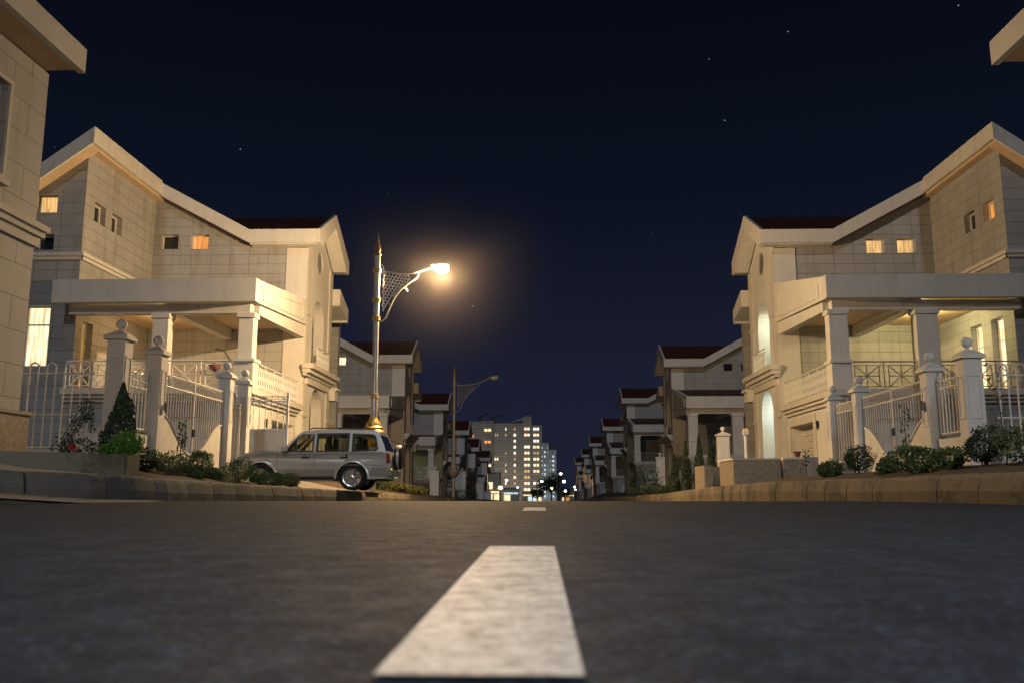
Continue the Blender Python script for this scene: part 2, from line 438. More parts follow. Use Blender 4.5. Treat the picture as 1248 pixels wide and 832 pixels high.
walk('driveway_left', -8.0, -4.75, 21.6, 27.4)
def bed(name, xa, xb, y0, y1, h=.05):
    n = int((y1-y0)/.4)+1; g = MB(); cols = 6; vs = []; rnd = random.Random(5)
    for i in range(n+1):
        y = y0+(y1-y0)*i/n
        for k in range(cols):
            x = xa+(xb-xa)*k/(cols-1); e = 0 if k in (0, cols-1) or i in (0, n) else 1
            vs.append((x, y, side_z(x, y)+(-.01 if not e else h+rnd.uniform(-.02, .03))))
    g.add(vs, [(i*cols+k, i*cols+k+1, (i+1)*cols+k+1, (i+1)*cols+k) for i in range(n) for k in range(cols-1)])
    return tag(g.build(name, M['soil'], normals=False, smooth=True), kind='structure')
bed('planting_bed_left', -7.9, -5.6, 12.9, 21.3, .07)
bed('planting_bed_right', 5.4, 7.0, -2, 22.6, .04)
bed('planting_bed_far', -7.5, -5.0, 28, 60, .05)
bed('planting_bed_far_right', 4.9, 7.5, 27.5, 60, .05)

# ------------------------------------------------------------------ small builders shared by the villas
def arch_pts(c, w, z0, zt, n=14):
    r = w/2; zc = zt-r
    return [(c-r, z0), (c+r, z0)]+[(c+r*math.cos(math.pi*k/n), zc+r*math.sin(math.pi*k/n)) for k in range(n+1)]
def rect(a0, a1, b0, b1): return [(a0, b0), (a1, b0), (a1, b1), (a0, b1)]
def circ(a, b, r, n=20): return [(a+r*math.cos(2*math.pi*k/n), b+r*math.sin(2*math.pi*k/n)) for k in range(n)]

def rail_panel(mb, P, L, h, style, r=.019):
    """railing in local (s along, t up) via P(s,t)"""
    def line(a, b, rr=r): mb.tube([P(*a), P(*b)], rr, 5)
    line((0, h), (L, h), .026); line((0, .08), (L, .08), .018); line((0, h-.12), (L, h-.12), .014)
    n = max(1, round(L/1.05)); w = L/n
    for i in range(n+1): line((i*w, 0), (i*w, h), .02)
    for i in range(n):
        a = i*w; b = a+w; cx = (a+b)/2; t0, t1 = .08, h-.12; cy = (t0+t1)/2
        if style == 'star':
            m0, m1 = a+w*.14, b-w*.14
            line((m0, t0), (m0, t1)); line((m1, t0), (m1, t1)); line((m0, t0), (m1, t1)); line((m0, t1), (m1, t0)); line((cx, t0), (cx, t1)); line((m0, cy), (m1, cy))
        elif style == 'scroll':
            k = max(3, int(w/.2)); ww = w/k
            for q in range(k):
                c = a+(q+.5)*ww
                line((a+q*ww, t0), (a+q*ww, t1))
                pts = [P(c+.42*ww*math.sin(2*math.pi*u/12), cy+.46*(t1-t0)*(u/6.-1)) for u in range(13)]
                mb.tube(pts, .012, 4)
                pts = [P(c-.42*ww*math.sin(2*math.pi*u/12), cy+.46*(t1-t0)*(u/6.-1)) for u in range(13)]
                mb.tube(pts, .012, 4)
        else:
            k = max(4, int(w/.12))
            for q in range(1, k): line((a+w*q/k, t0), (a+w*q/k, t1), .010)

def window(root, Pm, c, z, w, h, mat, depth=.2, mull=None, label=None):
    """Pm(a,b,d): a along wall, b up, d into wall"""
    f = MB(); t = .05; a0, a1, b0, b1 = c-w/2+.002, c+w/2-.002, z-h/2+.002, z+h/2-.002
    def bar(x0, x1, y0, y1): f.plate(rect(x0, x1, y0, y1), lambda a, b, d: Pm(a, b, depth-.04+d), .06)
    bar(a0, a0+t, b0, b1); bar(a1-t, a1, b0, b1); bar(a0+t, a1-t, b0, b0+t); bar(a0+t, a1-t, b1-t, b1)
    if mull: bar(a0+t, a1-t, b0+h*mull, b0+h*mull+.05)
    fr = f.build('window', M['white_paint'], root)
    if label: fr['label'] = label
    p = MB(); p.plate(rect(a0+t*.5, a1-t*.5, b0+t*.5, b1-t*.5), lambda a, b, d: Pm(a, b, depth+.03+d), .01)
    pn = p.build('pane', mat, fr)
    return fr, pn

KIDS = []
def villa(side, loc, label, cfg, right):
    root = empty('villa', loc, label, 'house', 'white villas lining both sides of the street')
    z0 = .4
    T = lambda p: (side*(p[0]-9.5), p[1], p[2]-z0)
    def mb(): return MB(T)
    FX = lambda u: (lambda a, b, d: (u+d, a, b))        # faces the road: a=v, b=z, depth into house
    FY = lambda v: (lambda a, b, d: (a, v+d, b))        # faces the near side
    out = {}
    def fin(m, name, mat, par=root, **k): return m.build(name, mat, par, **k)
    low = -2.5
    # --- walls
    w = mb()
    w.mi = 1
    # front bay facing the road, with round window and two arches
    w.plate([(0, low), (4.4, low), (4.4, 9.85), (2.2, 11.2), (0, 9.85)], FX(9.5), .45,
            [circ(2.2, 9.75, .5), arch_pts(2.2, 1.9, 5.13, 8.05), arch_pts(2.2, 1.9, .45, 4.3)])
    w.mi = 0
    # main wall facing the near side
    wins = cfg['main']
    w.plate([(9.955, low), (15.9, low), (15.9, 12.15), (11.80, 9.96), (9.955, 9.93)], FY(.03), .35,
            [rect(c-.37, c+.37, z-.31, z+.31) for c, z, m_ in wins])
    w.mi = 1
    w.box(9.52, 10.35, -.01, .35, 3.45, 9.86)      # plain corner pilaster
    w.mi = 0
    # projecting block: road face and near face
    bw = cfg['bay']; pw = cfg['porch']
    w.plate([(-5.6, low), (.03, low), (.03, 11.9), (-5.6, 11.9)], FX(15.9), .35,
            [rect(c-.4, c+.4, z-.36, z+.36) for c, z, m_ in bw]+[rect(c-w_/2, c+w_/2, zz-h_/2, zz+h_/2) for c, zz, w_, h_, m_ in pw])
    nw = cfg['near']
    w.plate([(16.26, low), (22, low), (22, 7.25), (20.5, 8.34), (16.26, 11.41)], FY(-5.6), .35,
            [rect(c-w_/2, c+w_/2, zz-h_/2, zz+h_/2) for c, zz, w_, h_, m_ in nw])
    w.box(15.905, 16.258, -5.6, -5.25, low, 11.62)
    # rear masses (kept back from the openings)
    w.box(11.2, 22, 4.4, 8.4, low, 9.6)
    w.box(9.96, 21.9, 3.9, 4.39, low, 9.8)
    w.box(9.955, 21.8, 8.0, 8.39, low, 8.6)
    # upper wall following the big roof further back
    w.plate([(11.9, 9.6), (20.5, 8.6), (15.6, 12.1)], FY(5.0), .3)
    w.box(21.65, 21.98, -5.2, 4.4, low, 7.1)
    # ground floor under the balcony
    w.mi = 1
    w.plate([(-6.0, low), (-.02, low), (-.02, 3.0), (-6.0, 3.0)], FX(9.75), .6, [rect(-3.3, -.35, .42, 2.6)])
    w.mi = 0
    w.plate([(9.77, low), (15.88, low), (15.88, 3.0), (9.77, 3.0)], FY(-6.0), .3, [rect(11.0, 12.4, 1.3, 2.5)])
    fin(w, 'wall', [M['block'], M['stucco']])
    # interior floors that close the rooms seen through the arches
    q = mb(); q.box(9.96, 11.6, .38, 3.88, 4.5, 4.6); q.box(9.96, 11.6, .38, 3.88, 8.6, 8.7); q.box(11.6, 11.7, .38, 3.88, low, 8.7)
    q.box(9.96, 11.6, .385, .45, .0, 8.6); q.box(9.96, 11.6, 3.8, 3.88, .0, 8.6); q.box(9.96, 11.6, .45, 3.8, .3, .4)
    fin(q, 'alcove', M['stucco'])
    # oculus back
    q = mb(); q.plate(circ(2.2, 9.75, .49), FX(9.57), .03); oc = fin(q, 'round_window', M['glass_dark'])
    # --- roofs
    r = mb()
    def quad(a, b, c, d): r.add([a, b, c, d], [(0, 1, 2, 3)])
    # front gable, ridge at v=2.2
    ex = 8.93
    for s_ in (-1, 1):
        A = [(ex+.06, 2.2+s_*2.64, 10.45), (11.72, 2.2+s_*2.64, 10.45), (14.4, 2.2, 11.86), (ex+.06, 2.2, 11.86)]
        r.add(A+[(a, b, c-.08) for a, b, c in A], [(0, 1, 2, 3), (7, 6, 5, 4), (0, 4, 5, 1), (1, 5, 6, 2), (3, 2, 6, 7), (0, 3, 7, 4)])
    # big roof: road-side slope and far slope with the ridge at u=15.5
    r.plate([(11.72, 10.42), (15.44, 12.46), (15.44, 12.36), (11.72, 10.32)], lambda a, b, d: (a, -.44+d, b), 8.6)
    r.plate([(15.56, 12.46), (22.6, 7.25), (22.6, 7.12), (15.56, 12.34)], lambda a, b, d: (a, -6.1+d, b), 14.2)
    fin(r, 'roof', M['roof'])
    # white fascias and soffits
    f = mb(); g2 = mb()
    # gable front boards
    for s_ in (1, -1):
        vv = lambda v: 2.2+s_*(v)
        f.plate([(vv(0), 11.93), (vv(2.76), 10.5), (vv(2.76), 9.92), (vv(2.3), 9.92), (vv(0), 11.33)], FX(ex-.07), .12)
    f.box(ex+.052, 9.498, -.5, .0, 9.93, 10.0)            # soffit bits under gable ends
    f.box(ex+.052, 9.498, 4.41, 4.95, 9.93, 10.0)
    # sloping soffit between boards and wall
    for s_ in (1, -1):
        f.plate([(2.2, 11.40), (2.2+s_*2.25, 10.0), (2.2+s_*2.25, 9.94), (2.2, 11.33)], FX(ex+.055), 9.498-ex-.055)
    # near eave of the front block
    f.plate([(ex+.052, 9.95), (11.75, 9.95), (11.75, 10.5), (ex+.052, 10.5)], FY(-.56), .1)
    f.box(ex+.052, 11.75, -.459, -.02, 9.9, 9.96)
    f.plate([(11.752, 9.95), (15.56, 12.0), (15.56, 12.56), (11.752, 10.5)], FY(-.56), .1)
    g2.plate([(11.752, 9.955), (15.56, 12.005), (15.56, 12.075), (11.752, 10.025)], FY(-.459), .52)
    f.box(ex+.052, 11.75, 4.86, 4.96, 9.95, 10.5)
    # high horizontal fascia along the projecting block
    f.box(15.44, 15.56, -6.1, -.562, 12.0, 12.58)
    g2.box(15.562, 16.1, -5.58, -.02, 11.88, 11.99)
    # near gable board of the projecting block
    f.plate([(15.44, 12.58), (22.7, 7.25), (22.7, 6.75), (15.44, 12.0)], FY(-6.2), .098)
    g2.plate([(15.563, 11.915), (22.6, 6.825), (22.6, 6.90), (15.563, 11.99)], FY(-6.1), .55)
    fin(f, 'fascia', M['stucco']); fin(g2, 'soffit', M['soffit'])
    # cornice on the projecting block
    c = mb(); 
    for (o, za, zb) in ((.18, 8.08, 8.2), (.10, 7.96, 8.078)):
        c.box(15.9-o, 15.898, -5.6-o, -1.2, za, zb); c.box(15.9-o, 22, -5.6-o-.0, -5.602, za+.001, zb+.001)
    fin(c, 'cornice', M['stucco'])
    # --- windows
    wl = []
    for c_, z_, m_ in wins: wl.append(window(root, lambda a, b, d: T((a, .03+d, b)), c_, z_, .74, .62, M[m_], .22))
    for c_, z_, m_ in bw: wl.append(window(root, lambda a, b, d: T((15.9+d, a, b)), c_, z_, .8, .72, M[m_], .25))
    for c_, z_, w_, h_, m_ in pw: wl.append(window(root, lambda a, b, d: T((15.9+d, a, b)), c_, z_, w_, h_, M[m_], .25, .68))
    for c_, z_, w_, h_, m_ in nw: wl.append(window(root, lambda a, b, d: T((a, -5.6+d, b)), c_, z_, w_, h_, M[m_], .22, .68 if h_ > 1 else None))
    out['panes'] = [p for f_, p in wl]
    # --- porch canopy
    rise = 1.2 if right else .62
    zt = 7.05 if not right else 7.2
    p = mb()
    pu0, pu1 = 9.42, 16.3
    p.mi = 0
    p.box(pu0, pu1, -6.5, -6.2, zt-.78, zt)                        # near fascia
    p.plate([(-6.198, zt-.78), (-.02, zt-.40), (-.02, zt+rise), (-6.198, zt)], FX(pu0), .28)   # sloping side parapet
    p.plate([(-5.7, zt-.62), (-.5, zt-.30), (-.5, zt+rise-.2), (-5.7, zt-.12)], FX(pu0-.035), .034,
            [[(-5.5, zt-.52), (-.7, zt-.20), (-.7, zt+rise-.34), (-5.5, zt-.22)]])
    p.box(pu0+.282, 15.88, -6.1, -5.72, zt-1.1, zt-.785)           # near beam
    p.plate([(-5.718, zt-1.1), (-.02, zt-.9), (-.02, zt-.405), (-5.718, zt-.79)], FX(pu0+.1), .30)
    p.box(12.45, 12.8, -5.715, -.02, zt-.98, zt-.56)               # cross beam
    p.mi = 1
    p.box(9.96, 15.88, -6.198, -.02, zt-.55, zt-.45)               # ceiling
    fin(p, 'porch_canopy', [M['stucco'], M['soffit']])
    pr = mb(); pr.add([(pu0+.28, -6.2, zt-.05), (pu1, -6.2, zt-.05), (pu1, -.02, zt+rise-.08), (pu0+.28, -.02, zt+rise-.08)], [(0, 1, 2, 3)])
    fin(pr, 'porch_roof', M['roof'])
    # columns on pedestals
    for cu in (9.82, 12.72):
        k = mb(); cv = -5.9; zc = zt-1.1
        hw = (.25 if cu < 10 else .27) if not right else (.31 if cu < 10 else .36)
        if right: cu += .06
        k.box(cu-hw, cu+hw, cv-.22, cv+.22, 4.42, zc-.17); k.box(cu-hw-.05, cu+hw+.05, cv-.27, cv+.27, zc-.168, zc-.002)
        if cu < 11:
            k.box(cu-.33, cu+.33, cv-.3, cv+.3, 3.46, 4.30); k.box(cu-.38, cu+.38, cv-.35, cv+.35, 4.302, 4.418)
        else: k.box(cu-hw-.001, cu+hw+.001, cv-.221, cv+.221, 3.46, 4.418)
        fin(k, 'column', M['stucco'], bevel=.012)
    # balcony slab with stepped mouldings
    s = mb()
    for o, za, zb in ((.0, 3.0, 3.12), (.10, 3.122, 3.24), (.2, 3.242, 3.45)):
        s.box(9.65-o, 15.88, -6.1-o, -.02, za, zb)
    fin(s, 'balcony_slab', M['cream'])
    rr = mb()
    rail_panel(rr, lambda a, b: (10.18+a, -6.05, 3.46+b), 2.22, .9, 'star')
    rail_panel(rr, lambda a, b: (13.04+a, -6.05, 3.46+b), 2.8, .9, 'star')
    fin(rr, 'balcony_railing', M['bronze'] if right else M['white_steel'])
    rr = mb(); rail_panel(rr, lambda a, b: (9.62, -5.5+a, 3.46+b), 5.3, .9, 'scroll'); fin(rr, 'side_railing', M['white_steel'])
    # ledge under the arched window
    l = mb()
    for o, za, zb in ((.18, 4.62, 4.74), (.32, 4.742, 4.9), (.46, 4.902, 5.1)):
        l.box(9.5-o, 9.498, -.0-o*.4, 4.4+o*.4, za, zb)
    l.box(9.38, 9.498, .4, 4.0, 4.35, 4.618)
    # pilaster strips beside the arches
    l.box(9.44, 9.497, -.0, .55, 5.102, 9.8); l.box(9.44, 9.497, 3.85, 4.38, 5.102, 9.8)
    l.box(9.44, 9.497, -.0, .55, low, 4.345); l.box(9.44, 9.497, 3.85, 4.38, low, 4.345)
    for zz in (3.0, 7.1): l.box(9.40, 9.438, 3.8, 4.42, zz, zz+.12); l.box(9.40, 9.438, -.04, .6, zz, zz+.12)
    fin(l, 'ledge', M['cream'])
    j = mb(); rail_panel(j, lambda a, b: (9.25, 1.2+a, 5.102+b), 2.0, .85, 'scroll'); fin(j, 'juliet_railing', M['white_steel'])
    j = mb(); rail_panel(j, lambda a, b: (9.6, 1.3+a, .5+b), 1.8, .9, 'scroll'); fin(j, 'entrance_railing', M['white_steel'])
    # balcony and small canopy on the far side
    b = mb()
    b.plate([(4.402, 8.35), (6.2, 8.0), (6.2, 8.5), (4.402, 9.1)], FX(9.1), .9)
    b.box(9.15, 11.4, 6.202, 6.4, 7.9, 8.45); fin(b, 'far_porch', M['stucco']); b = mb()
    b.box(9.2, 11.3, 4.402, 5.0, 4.05, 4.5); b.box(9.1, 11.3, 4.404, 5.1, 4.502, 4.62)
    fin(b, 'far_ledge', M['stucco'])
    # garage shutter, its frame, lanterns
    gd = mb()
    n = 18
    for i in range(n): gd.box(10.2-(i % 2)*.03, 10.24, -3.3, -.35, .42+2.18*i/n, .42+2.18*(i+1)/n-.012)
    fin(gd, 'garage_door', M['garage'])
    gf = mb(); gf.plate([(-3.6, .4), (-.08, .4), (-.08, 2.88), (-3.6, 2.88)], FX(9.70), .048, [rect(-3.3, -.35, .401, 2.6)]); fin(gf, 'garage_frame', M['cream'])
    for v_ in (-3.85, -5.7):
        ln = mb(); ln.box(9.66, 9.745, v_-.035, v_+.035, 2.35, 2.55); ln.frustum(9.69, v_, 2.552, 2.6, .05, .05, .015, .015); ln.frustum(9.69, v_, 2.28, 2.348, .015, .015, .03, .03)
        fin(ln, 'wall_lantern', M['black'])
    # ground-floor shutter in the near wall
    sh = mb()
    for i in range(10): sh.box(11.0, 12.4, -5.85+(i % 2)*.01, -5.8, 1.3+.12*i, 1.3+.12*i+.11)
    fin(sh, 'shutter', M['white_paint'])
    return root, out

cfgL = dict(main=[(14.0, 10.17, 'lit_orange'), (15.25, 10.17, 'glass_dark')],
            bay=[(-4.5, 9.93, 'glass_dark'), (-3.2, 9.93, 'glass_dark')],
            porch=[(-4.75, 4.7, .7, 2.4, 'lit_dim')],
            near=[(17.25, 10.0, .74, .66, 'lit_warm'), (17.2, 8.6, .62, .55, 'glass_dark'), (17.25, 5.3, .9, 2.1, 'lit_cream')])
cfgR = dict(main=[(13.6, 9.95, 'lit_warm'), (14.85, 9.95, 'lit_warm')],
            bay=[(-4.55, 9.95, 'lit_orange'), (-3.15, 9.95, 'glass_dark')],
            porch=[(-4.45, 4.85, .85, 2.5, 'lit_cream'), (-2.95, 4.85, .85, 2.5, 'lit_cream')],
            near=[(17.25, 10.0, .74, .66, 'glass_dark'), (17.2, 8.6, .62, .55, 'glass_dark'), (17.25, 5.3, .9, 2.1, 'glass_dark')])
vL, oL = villa(-1, (-9.5, 35.2, .4), 'white stone villa behind the silver off-road car, its gable lit by the street lamp', cfgL, False)
vR, oR = villa(1, (9.5, 35.6, .32), 'white stone villa on the right with two tall arches glowing greenish white', cfgR, True)
KIDS = [o for o in C.objects if o.parent]

def place(src, outs, side, y, dz, label, lit={}):
    mp = {}
    r = copy_tree(src, None, mp); r.location = (side*9.5, y, .4+dz); r['label'] = label
    for i, p in enumerate(outs['panes']):
        c = mp[p.name]
        c.material_slots[0].link = 'OBJECT'
        c.material_slots[0].material = M[lit.get(i, 'glass_dark')]
    return r, mp
leftrow = [(61.7, -1.15, 'second villa on the left with one small lit square window beside the lamp post', {0: 'lit_cream'}),
           (86.4, -2.27, 'third villa on the left with a greenish lit porch wall beside the unlit lamp', {}),
           (111.2, -3.17, 'fourth villa on the left, dark roofed, just right of the unlit lamp', {}),
           (129.7, -4.4, 'fifth villa on the left, a narrow dark strip before the apartment tower', {}),
           (158., -4.9, 'last villa on the left with a red lit strip, beside the apartment tower', {3: 'lit_orange'})]
rightrow = [(64.6, -1.1, 'second villa on the right, dark brownish, beyond the cypresses', {}),
            (98.6, -.5, 'third villa on the right, dark roof and tiled porch', {}),
            (129.3, -1.5, 'fourth villa on the right, small, with a pale lit side wall', {4: 'lit_cream'}),
            (164.7, -2.05, 'fifth villa on the right with dark roof, near the street end', {}),
            (197.5, -2.85, 'sixth villa on the right with an orange lit balcony level', {0: 'lit_orange', 4: 'lit_orange', 5: 'lit_orange'}),
            (237., -3.4, 'farthest villa on the right with orange lit windows', {0: 'lit_orange', 1: 'lit_orange', 4: 'lit_orange'})]
for y, dz, lb, lit in leftrow: place(vL, oL, -1, y, dz, lb, lit)
for y, dz, lb, lit in rightrow: place(vR, oR, 1, y, dz, lb, lit)

# ------------------------------------------------------------------ nearest buildings at the frame edges
def near_house(side, label):
    r = empty('townhouse', (side*8.2, 13.8 if side < 0 else 14.3, .5 if side < 0 else .65), label, 'house')
    T = lambda p: (side*(p[0]-8.2), p[1]-13.8, p[2]-.5)
    w = MB(T)
    hol = [rect(12.74-1.0-i*3.6, 12.74-i*3.6, 4.85, 6.3) for i in range(3)]+[rect(9.6-i*3.6, 10.6-i*3.6, 1.9, 3.4) for i in range(2)]
    w.plate([(-6, -.6), (13.8, -.6), (13.8, 6.98), (-6, 6.98)], lambda a, b, d: (8.2+d, a, b), .3, hol)
    w.box(8.502, 15, 13.5, 13.8, -.6, 6.96); w.box(8.502, 15, -6, -5.7, -.6, 6.96); w.box(14.7, 15, -5.698, 13.498, -.6, 6.96)
    w.build('wall', M['block_big'], r)
    c = MB(T)
    for o, za, zb in ((.06, 4.0, 4.16), (.11, 4.162, 4.26), (.16, 4.262, 4.36)):
        c.box(8.2-o, 8.198, -6, 13.8+o, za, zb); c.box(8.199, 15, 13.802, 13.8+o, za+.001, zb-.001)
    c.build('cornice', M['cream'], r)
    e = MB(T)
    e.box(7.6, 7.72, -6.4, 13.82, 7.0, 7.42); e.box(7.722, 15.4, 13.70, 13.82, 7.06, 7.42)
    e.build('fascia', M['stucco'], r)
    e = MB(T); e.box(7.722, 15.3, -6.4, 13.698, 7.0, 7.06); e.build('soffit', M['soffit'], r)
    e = MB(T); e.add([(7.72, -6.4, 7.38), (7.72, 13.7, 7.38), (11.4, 13.7, 8.9), (11.4, -6.4, 8.9), (15.3, 13.7, 7.38), (15.3, -6.4, 7.38)], [(0, 1, 2, 3), (3, 2, 4, 5), (1, 4, 2), (0, 3, 5)]); e.build('roof', M['roof'], r)
    e = MB(T); e.box(8.08, 8.198, -6, 13.9, -.6, 1.28); e.box(8.199, 15, 13.802, 13.9, -.6, 1.279); e.box(8.05, 8.197, -6, 13.93, 1.282, 1.34); e.build('plinth', M['granite'], r)
    for h in hol:
        a0, a1, b0, b1 = h[0][0], h[1][0], h[0][1], h[2][1]
        f, p = window(r, lambda a, b, d: T((8.2+d, a, b)), (a0+a1)/2, (b0+b1)/2, a1-a0, b1-b0, M['glass_dark'], .15)
        s = MB(T)
        s.plate(rect(a0-.07, a1+.07, b0-.07, b1+.07), lambda a, b, d: (8.15+d, a, b), .048, [rect(a0, a1, b0, b1)])
        s.box(8.10, 8.198, a0-.12, a1+.12, b0-.16, b0-.072); s.build('sill', M['cream'], f)
    return r
near_house(-1, 'stone clad townhouse cut by the left edge of the photo')
near_house(1, 'townhouse showing only its white eave at the top right corner')

# ------------------------------------------------------------------ garden fences and gates
def pillar(par, x, y, zb, h, w=.36, side=-1, name='pillar'):
    m = MB()
    zt = zb+h; a = w/2
    m.box(x-a, x+a, y-a, y+a, zb-.3, zt-.16)
    # raised frame on the two visible faces
    for (fx, fy) in ((0, -1), (-side, 0)):
        for q in (0, 1, 2, 3):
            if q < 2:
                lo, hi = (-a*.72, -a*.52) if q == 0 else (a*.52, a*.72); z0, z1 = zt-1.15, zt-.42
            else:
                lo, hi = -a*.52, a*.52; z0, z1 = (zt-1.15, zt-1.11) if q == 2 else (zt-.46, zt-.42)
            if fy: m.box(x+lo, x+hi, y-a-.012, y-a+.001, z0, z1)
            else: m.box(x+fx*(a-.001) if fx < 0 else x+a-.001, x+fx*(a+.012), y+lo, y+hi, z0, z1)
    m.box(x-a-.05, x+a+.05, y-a-.05, y+a+.05, zt-.158, zt-.09)
    m.frustum(x, y, zt-.088, zt, a+.04, a+.04, .06, .06)
    p = m.build(name, M['plaster_pillar'], par, bevel=.006)
    b = MB(); b.lathe([(.05, 0), (.035, .03), (.035, .045)], x, y, zt-.01, 12); b.sphere((x, y, zt+.12), .092, 16)
    b.build('ball_finial', M['plaster_pillar'], p, smooth=True)
    return p
def fence_bars(m, P, L, z0, z1, n, hoops=True, rails=(.12, .45, .9), spikes=True):
    for t in rails: m.tube([P(0, z0+(z1-z0)*t), P(L, z0+(z1-z0)*t)], .016, 5)
    for i in range(n):
        s = L*(i+.5)/n
        m.tube([P(s, z0), P(s, z1+(.0 if i % 3 else .06))], .015, 5)
    if hoops:
        for i in range(0, n-1, 2):
            a = L*(i+.5)/n; b = L*(i+1.5)/n; c = (a+b)/2; r = (b-a)/2
            m.tube([P(c-r*math.cos(math.pi*k/10), z1+r*1.2*math.sin(math.pi*k/10)) for k in range(11)], .015, 5)
def lattice(m, P, L, za, zb, pitch=.16, r=.008):
    h = zb-za; n = max(2, round(L/pitch)); w = L/n
    for i in range(n):
        c = (i+.5)*w
        m.tube([P(c+w*.42*math.cos(2*math.pi*k/10), (za+zb)/2+h*.44*math.sin(2*math.pi*k/10)) for k in range(11)], r, 4)
        m.tube([P(i*w, za), P((i+1)*w, zb)], r*.8, 4); m.tube([P(i*w, zb), P((i+1)*w, za)], r*.8, 4)

def fences(side):
    sd = 'left' if side < 0 else 'right'
    X = side*7.1; gz = .55 if side < 0 else .45; top = (2.78 if side < 0 else 2.42)
    y1, y2, y3, y4 = (14.72, 16.2, 19.9, 21.15) if side < 0 else (14.95, 16.4, 20.1, 21.9)
    r = empty('garden_fence', (X, y1, gz), 'white railing fence with ball topped pillars '+('behind the cone shaped conifer on the left' if side < 0 else 'behind the round bushes on the right'), 'fence')
    inv = Matrix.Translation((-X, -y1, -gz))
    def loc(objs):
        for o in objs: o.data.transform(inv) if True else None
    T = lambda p: (p[0]-X, p[1]-y1, p[2]-gz)
    def pl(y, h, w=.36):
        p = pillar(r, X, y, gz, h, w*.76, side)
        for o in [p]+[c for c in C.objects if c.parent == p]: o.data.transform(inv)
    t1 = top
    pl(y1, t1-gz, .40); pl(y2, t1-gz-.03, .38); pl(y3, t1-gz, .36); pl(y4, t1-gz-(0 if side < 0 else .0), .34)
    # cross panel running away from the road
    m = MB(T)
    P = lambda s, z: (X+side*(.22+s), y1-.35+.0*s, z)
    fence_bars(m, P, 1.9, gz+.25, 2.12 if side < 0 else 2.05, 13, True, (.02, .42, .93))
    m.build('railing_panel', M['white_steel'], r)
    b = MB(T); b.box(min(X+side*.2, X+side*2.3), max(X+side*.2, X+side*2.3), y1-.42, y1-.28, gz-.2, gz+.24); b.build('base_wall', M['plaster_pillar'], r)
    # short panel between the two near pillars
    m = MB(T); P = lambda s, z: (X, y1+.2+s, z); L = y2-y1-.39
    fence_bars(m, P, L, gz+.62, 2.1, 8, True, (.03, .80, .93)); m.build('railing_panel', M['white_steel'], r)
    b = MB(T); b.box(X-.05, X+.05, y1+.2, y2-.19, gz-.1, gz+.56); b.build('base_wall', M['plaster_pillar'], r)
    if side < 0:
      # panel beyond the gate, set back behind the parked car
      T2 = lambda p: p
      m = MB(); P = lambda q, z: (-9.05+q, 26.0, z)
      fence_bars(m, P, 1.6, 1.85, 2.85, 9, False, (.02, .84, .98)); lattice(m, P, 1.6, 2.55, 2.8, .2)
      m.tube([(-7.42, 26.0, .3), (-7.42, 26.0, 2.95)], .04, 8)
      o = m.build('railing_screen', M['white_steel']); tag(o, 'low white railing screen with a steel end post behind the car bonnet', 'railing')
      b = MB(); b.box(-9.1, -7.46, 25.93, 26.07, .0, 1.85); b.build('base_wall', M['white_paint'], o)
    m = MB(T); P = lambda s, z: (X, y3+.19+s, z); L = y4-y3-.37
    fence_bars(m, P, L, gz+.3, 2.15, 8, False, (.02, .84, .98)); lattice(m, P, L, 1.92, 2.12, .2); m.build('railing_panel', M['white_steel'], r)
    # intercom and house number plate on the gate pillar
    q = MB(T); q.box(X-side*.18-(.03 if side > 0 else 0), X-side*.18+(.03 if side < 0 else 0), y2+.02, y2+.1, 1.55, 1.72); q.build('intercom', M['black'], r)
    # gate
    ga, gb = y2+.21, y3-.20; L = gb-ga
    g = empty('driveway_gate', (X, (ga+gb)/2, gz), 'white double driveway gate with scooped sheet metal base, '+sd+' side of the street', 'gate')
    TG = lambda p: (p[0]-X, p[1]-(ga+gb)/2, p[2]-gz)
    h = L/2
    zt0 = 2.30 if side < 0 else 2.12
    for k in (0, 1):
        a0 = ga+k*h+.01; P = lambda s, z, a0=a0: (X, a0+s, z); l = h-.02
        m = MB(TG)
        for s in (0, l): m.tube([P(s, gz+.05), P(s, zt0)], .022, 6)
        for z in (zt0, zt0-.22): m.tube([P(0, z), P(l, z)], .018, 6)
        n = 13
        for i in range(1, n): m.tube([P(l*i/n, gz+.12), P(l*i/n, zt0-.22)], .010, 5)
        lattice(m, P, l, zt0-.2, zt0-.02, .19)
        leaf = m.build('gate_leaf', M['white_steel'], g)
        # scooped sheet: high beside the pillar, low at the middle
        pts = []
        for i in range(17):
            t = i/16.; s = t*l if k == 0 else l-t*l
            z = gz+.28+.72*(.5+.5*math.cos(math.pi*min(1, t*1.05)))
            pts.append((a0+s, z))
        m = MB(TG); m.plate([(a0+(0 if k == 0 else l), gz+.06), (a0+(l if k == 0 else 0), gz+.06)]+pts[::-1], lambda a, b, d: (X-.012+d, a, b), .024)
        m.tube([(X-side*.016, a, b) for a, b in pts], .02, 5)
        m.build('kick_sheet', M['white_paint'], leaf)
    q = MB(TG); q.box(X-side*.03-.02, X-side*.03+.02, (ga+gb)/2-.04, (ga+gb)/2+.04, 1.2, 1.35); q.build('latch', M['black'], g)
    if side < 0:
        for o_, l_ in ((r, (-8.2, 17.0, .60)), (g, (-8.2, (ga+gb)/2*1.155, .60))): o_.location = l_; o_.scale = (1.155,)*3  # left fence and gate scaled up about the camera to sit behind the car
    return r, g
fences(-1); fences(1)
# tall thin post at right edge
m = MB(); m.tube([(0, 0, -.2), (0, 0, 2.15)], .035, 8); m.lathe([(.05, 0), (.05, .03), (.02, .06), (.035, .1), (.001, .16)], 0, 0, 2.15, 10)
o = m.build('fence_post', M['white_steel'], loc=(7.95, 14.35, .5)); tag(o, 'slim white steel post standing at the far right edge of the railing', 'post')

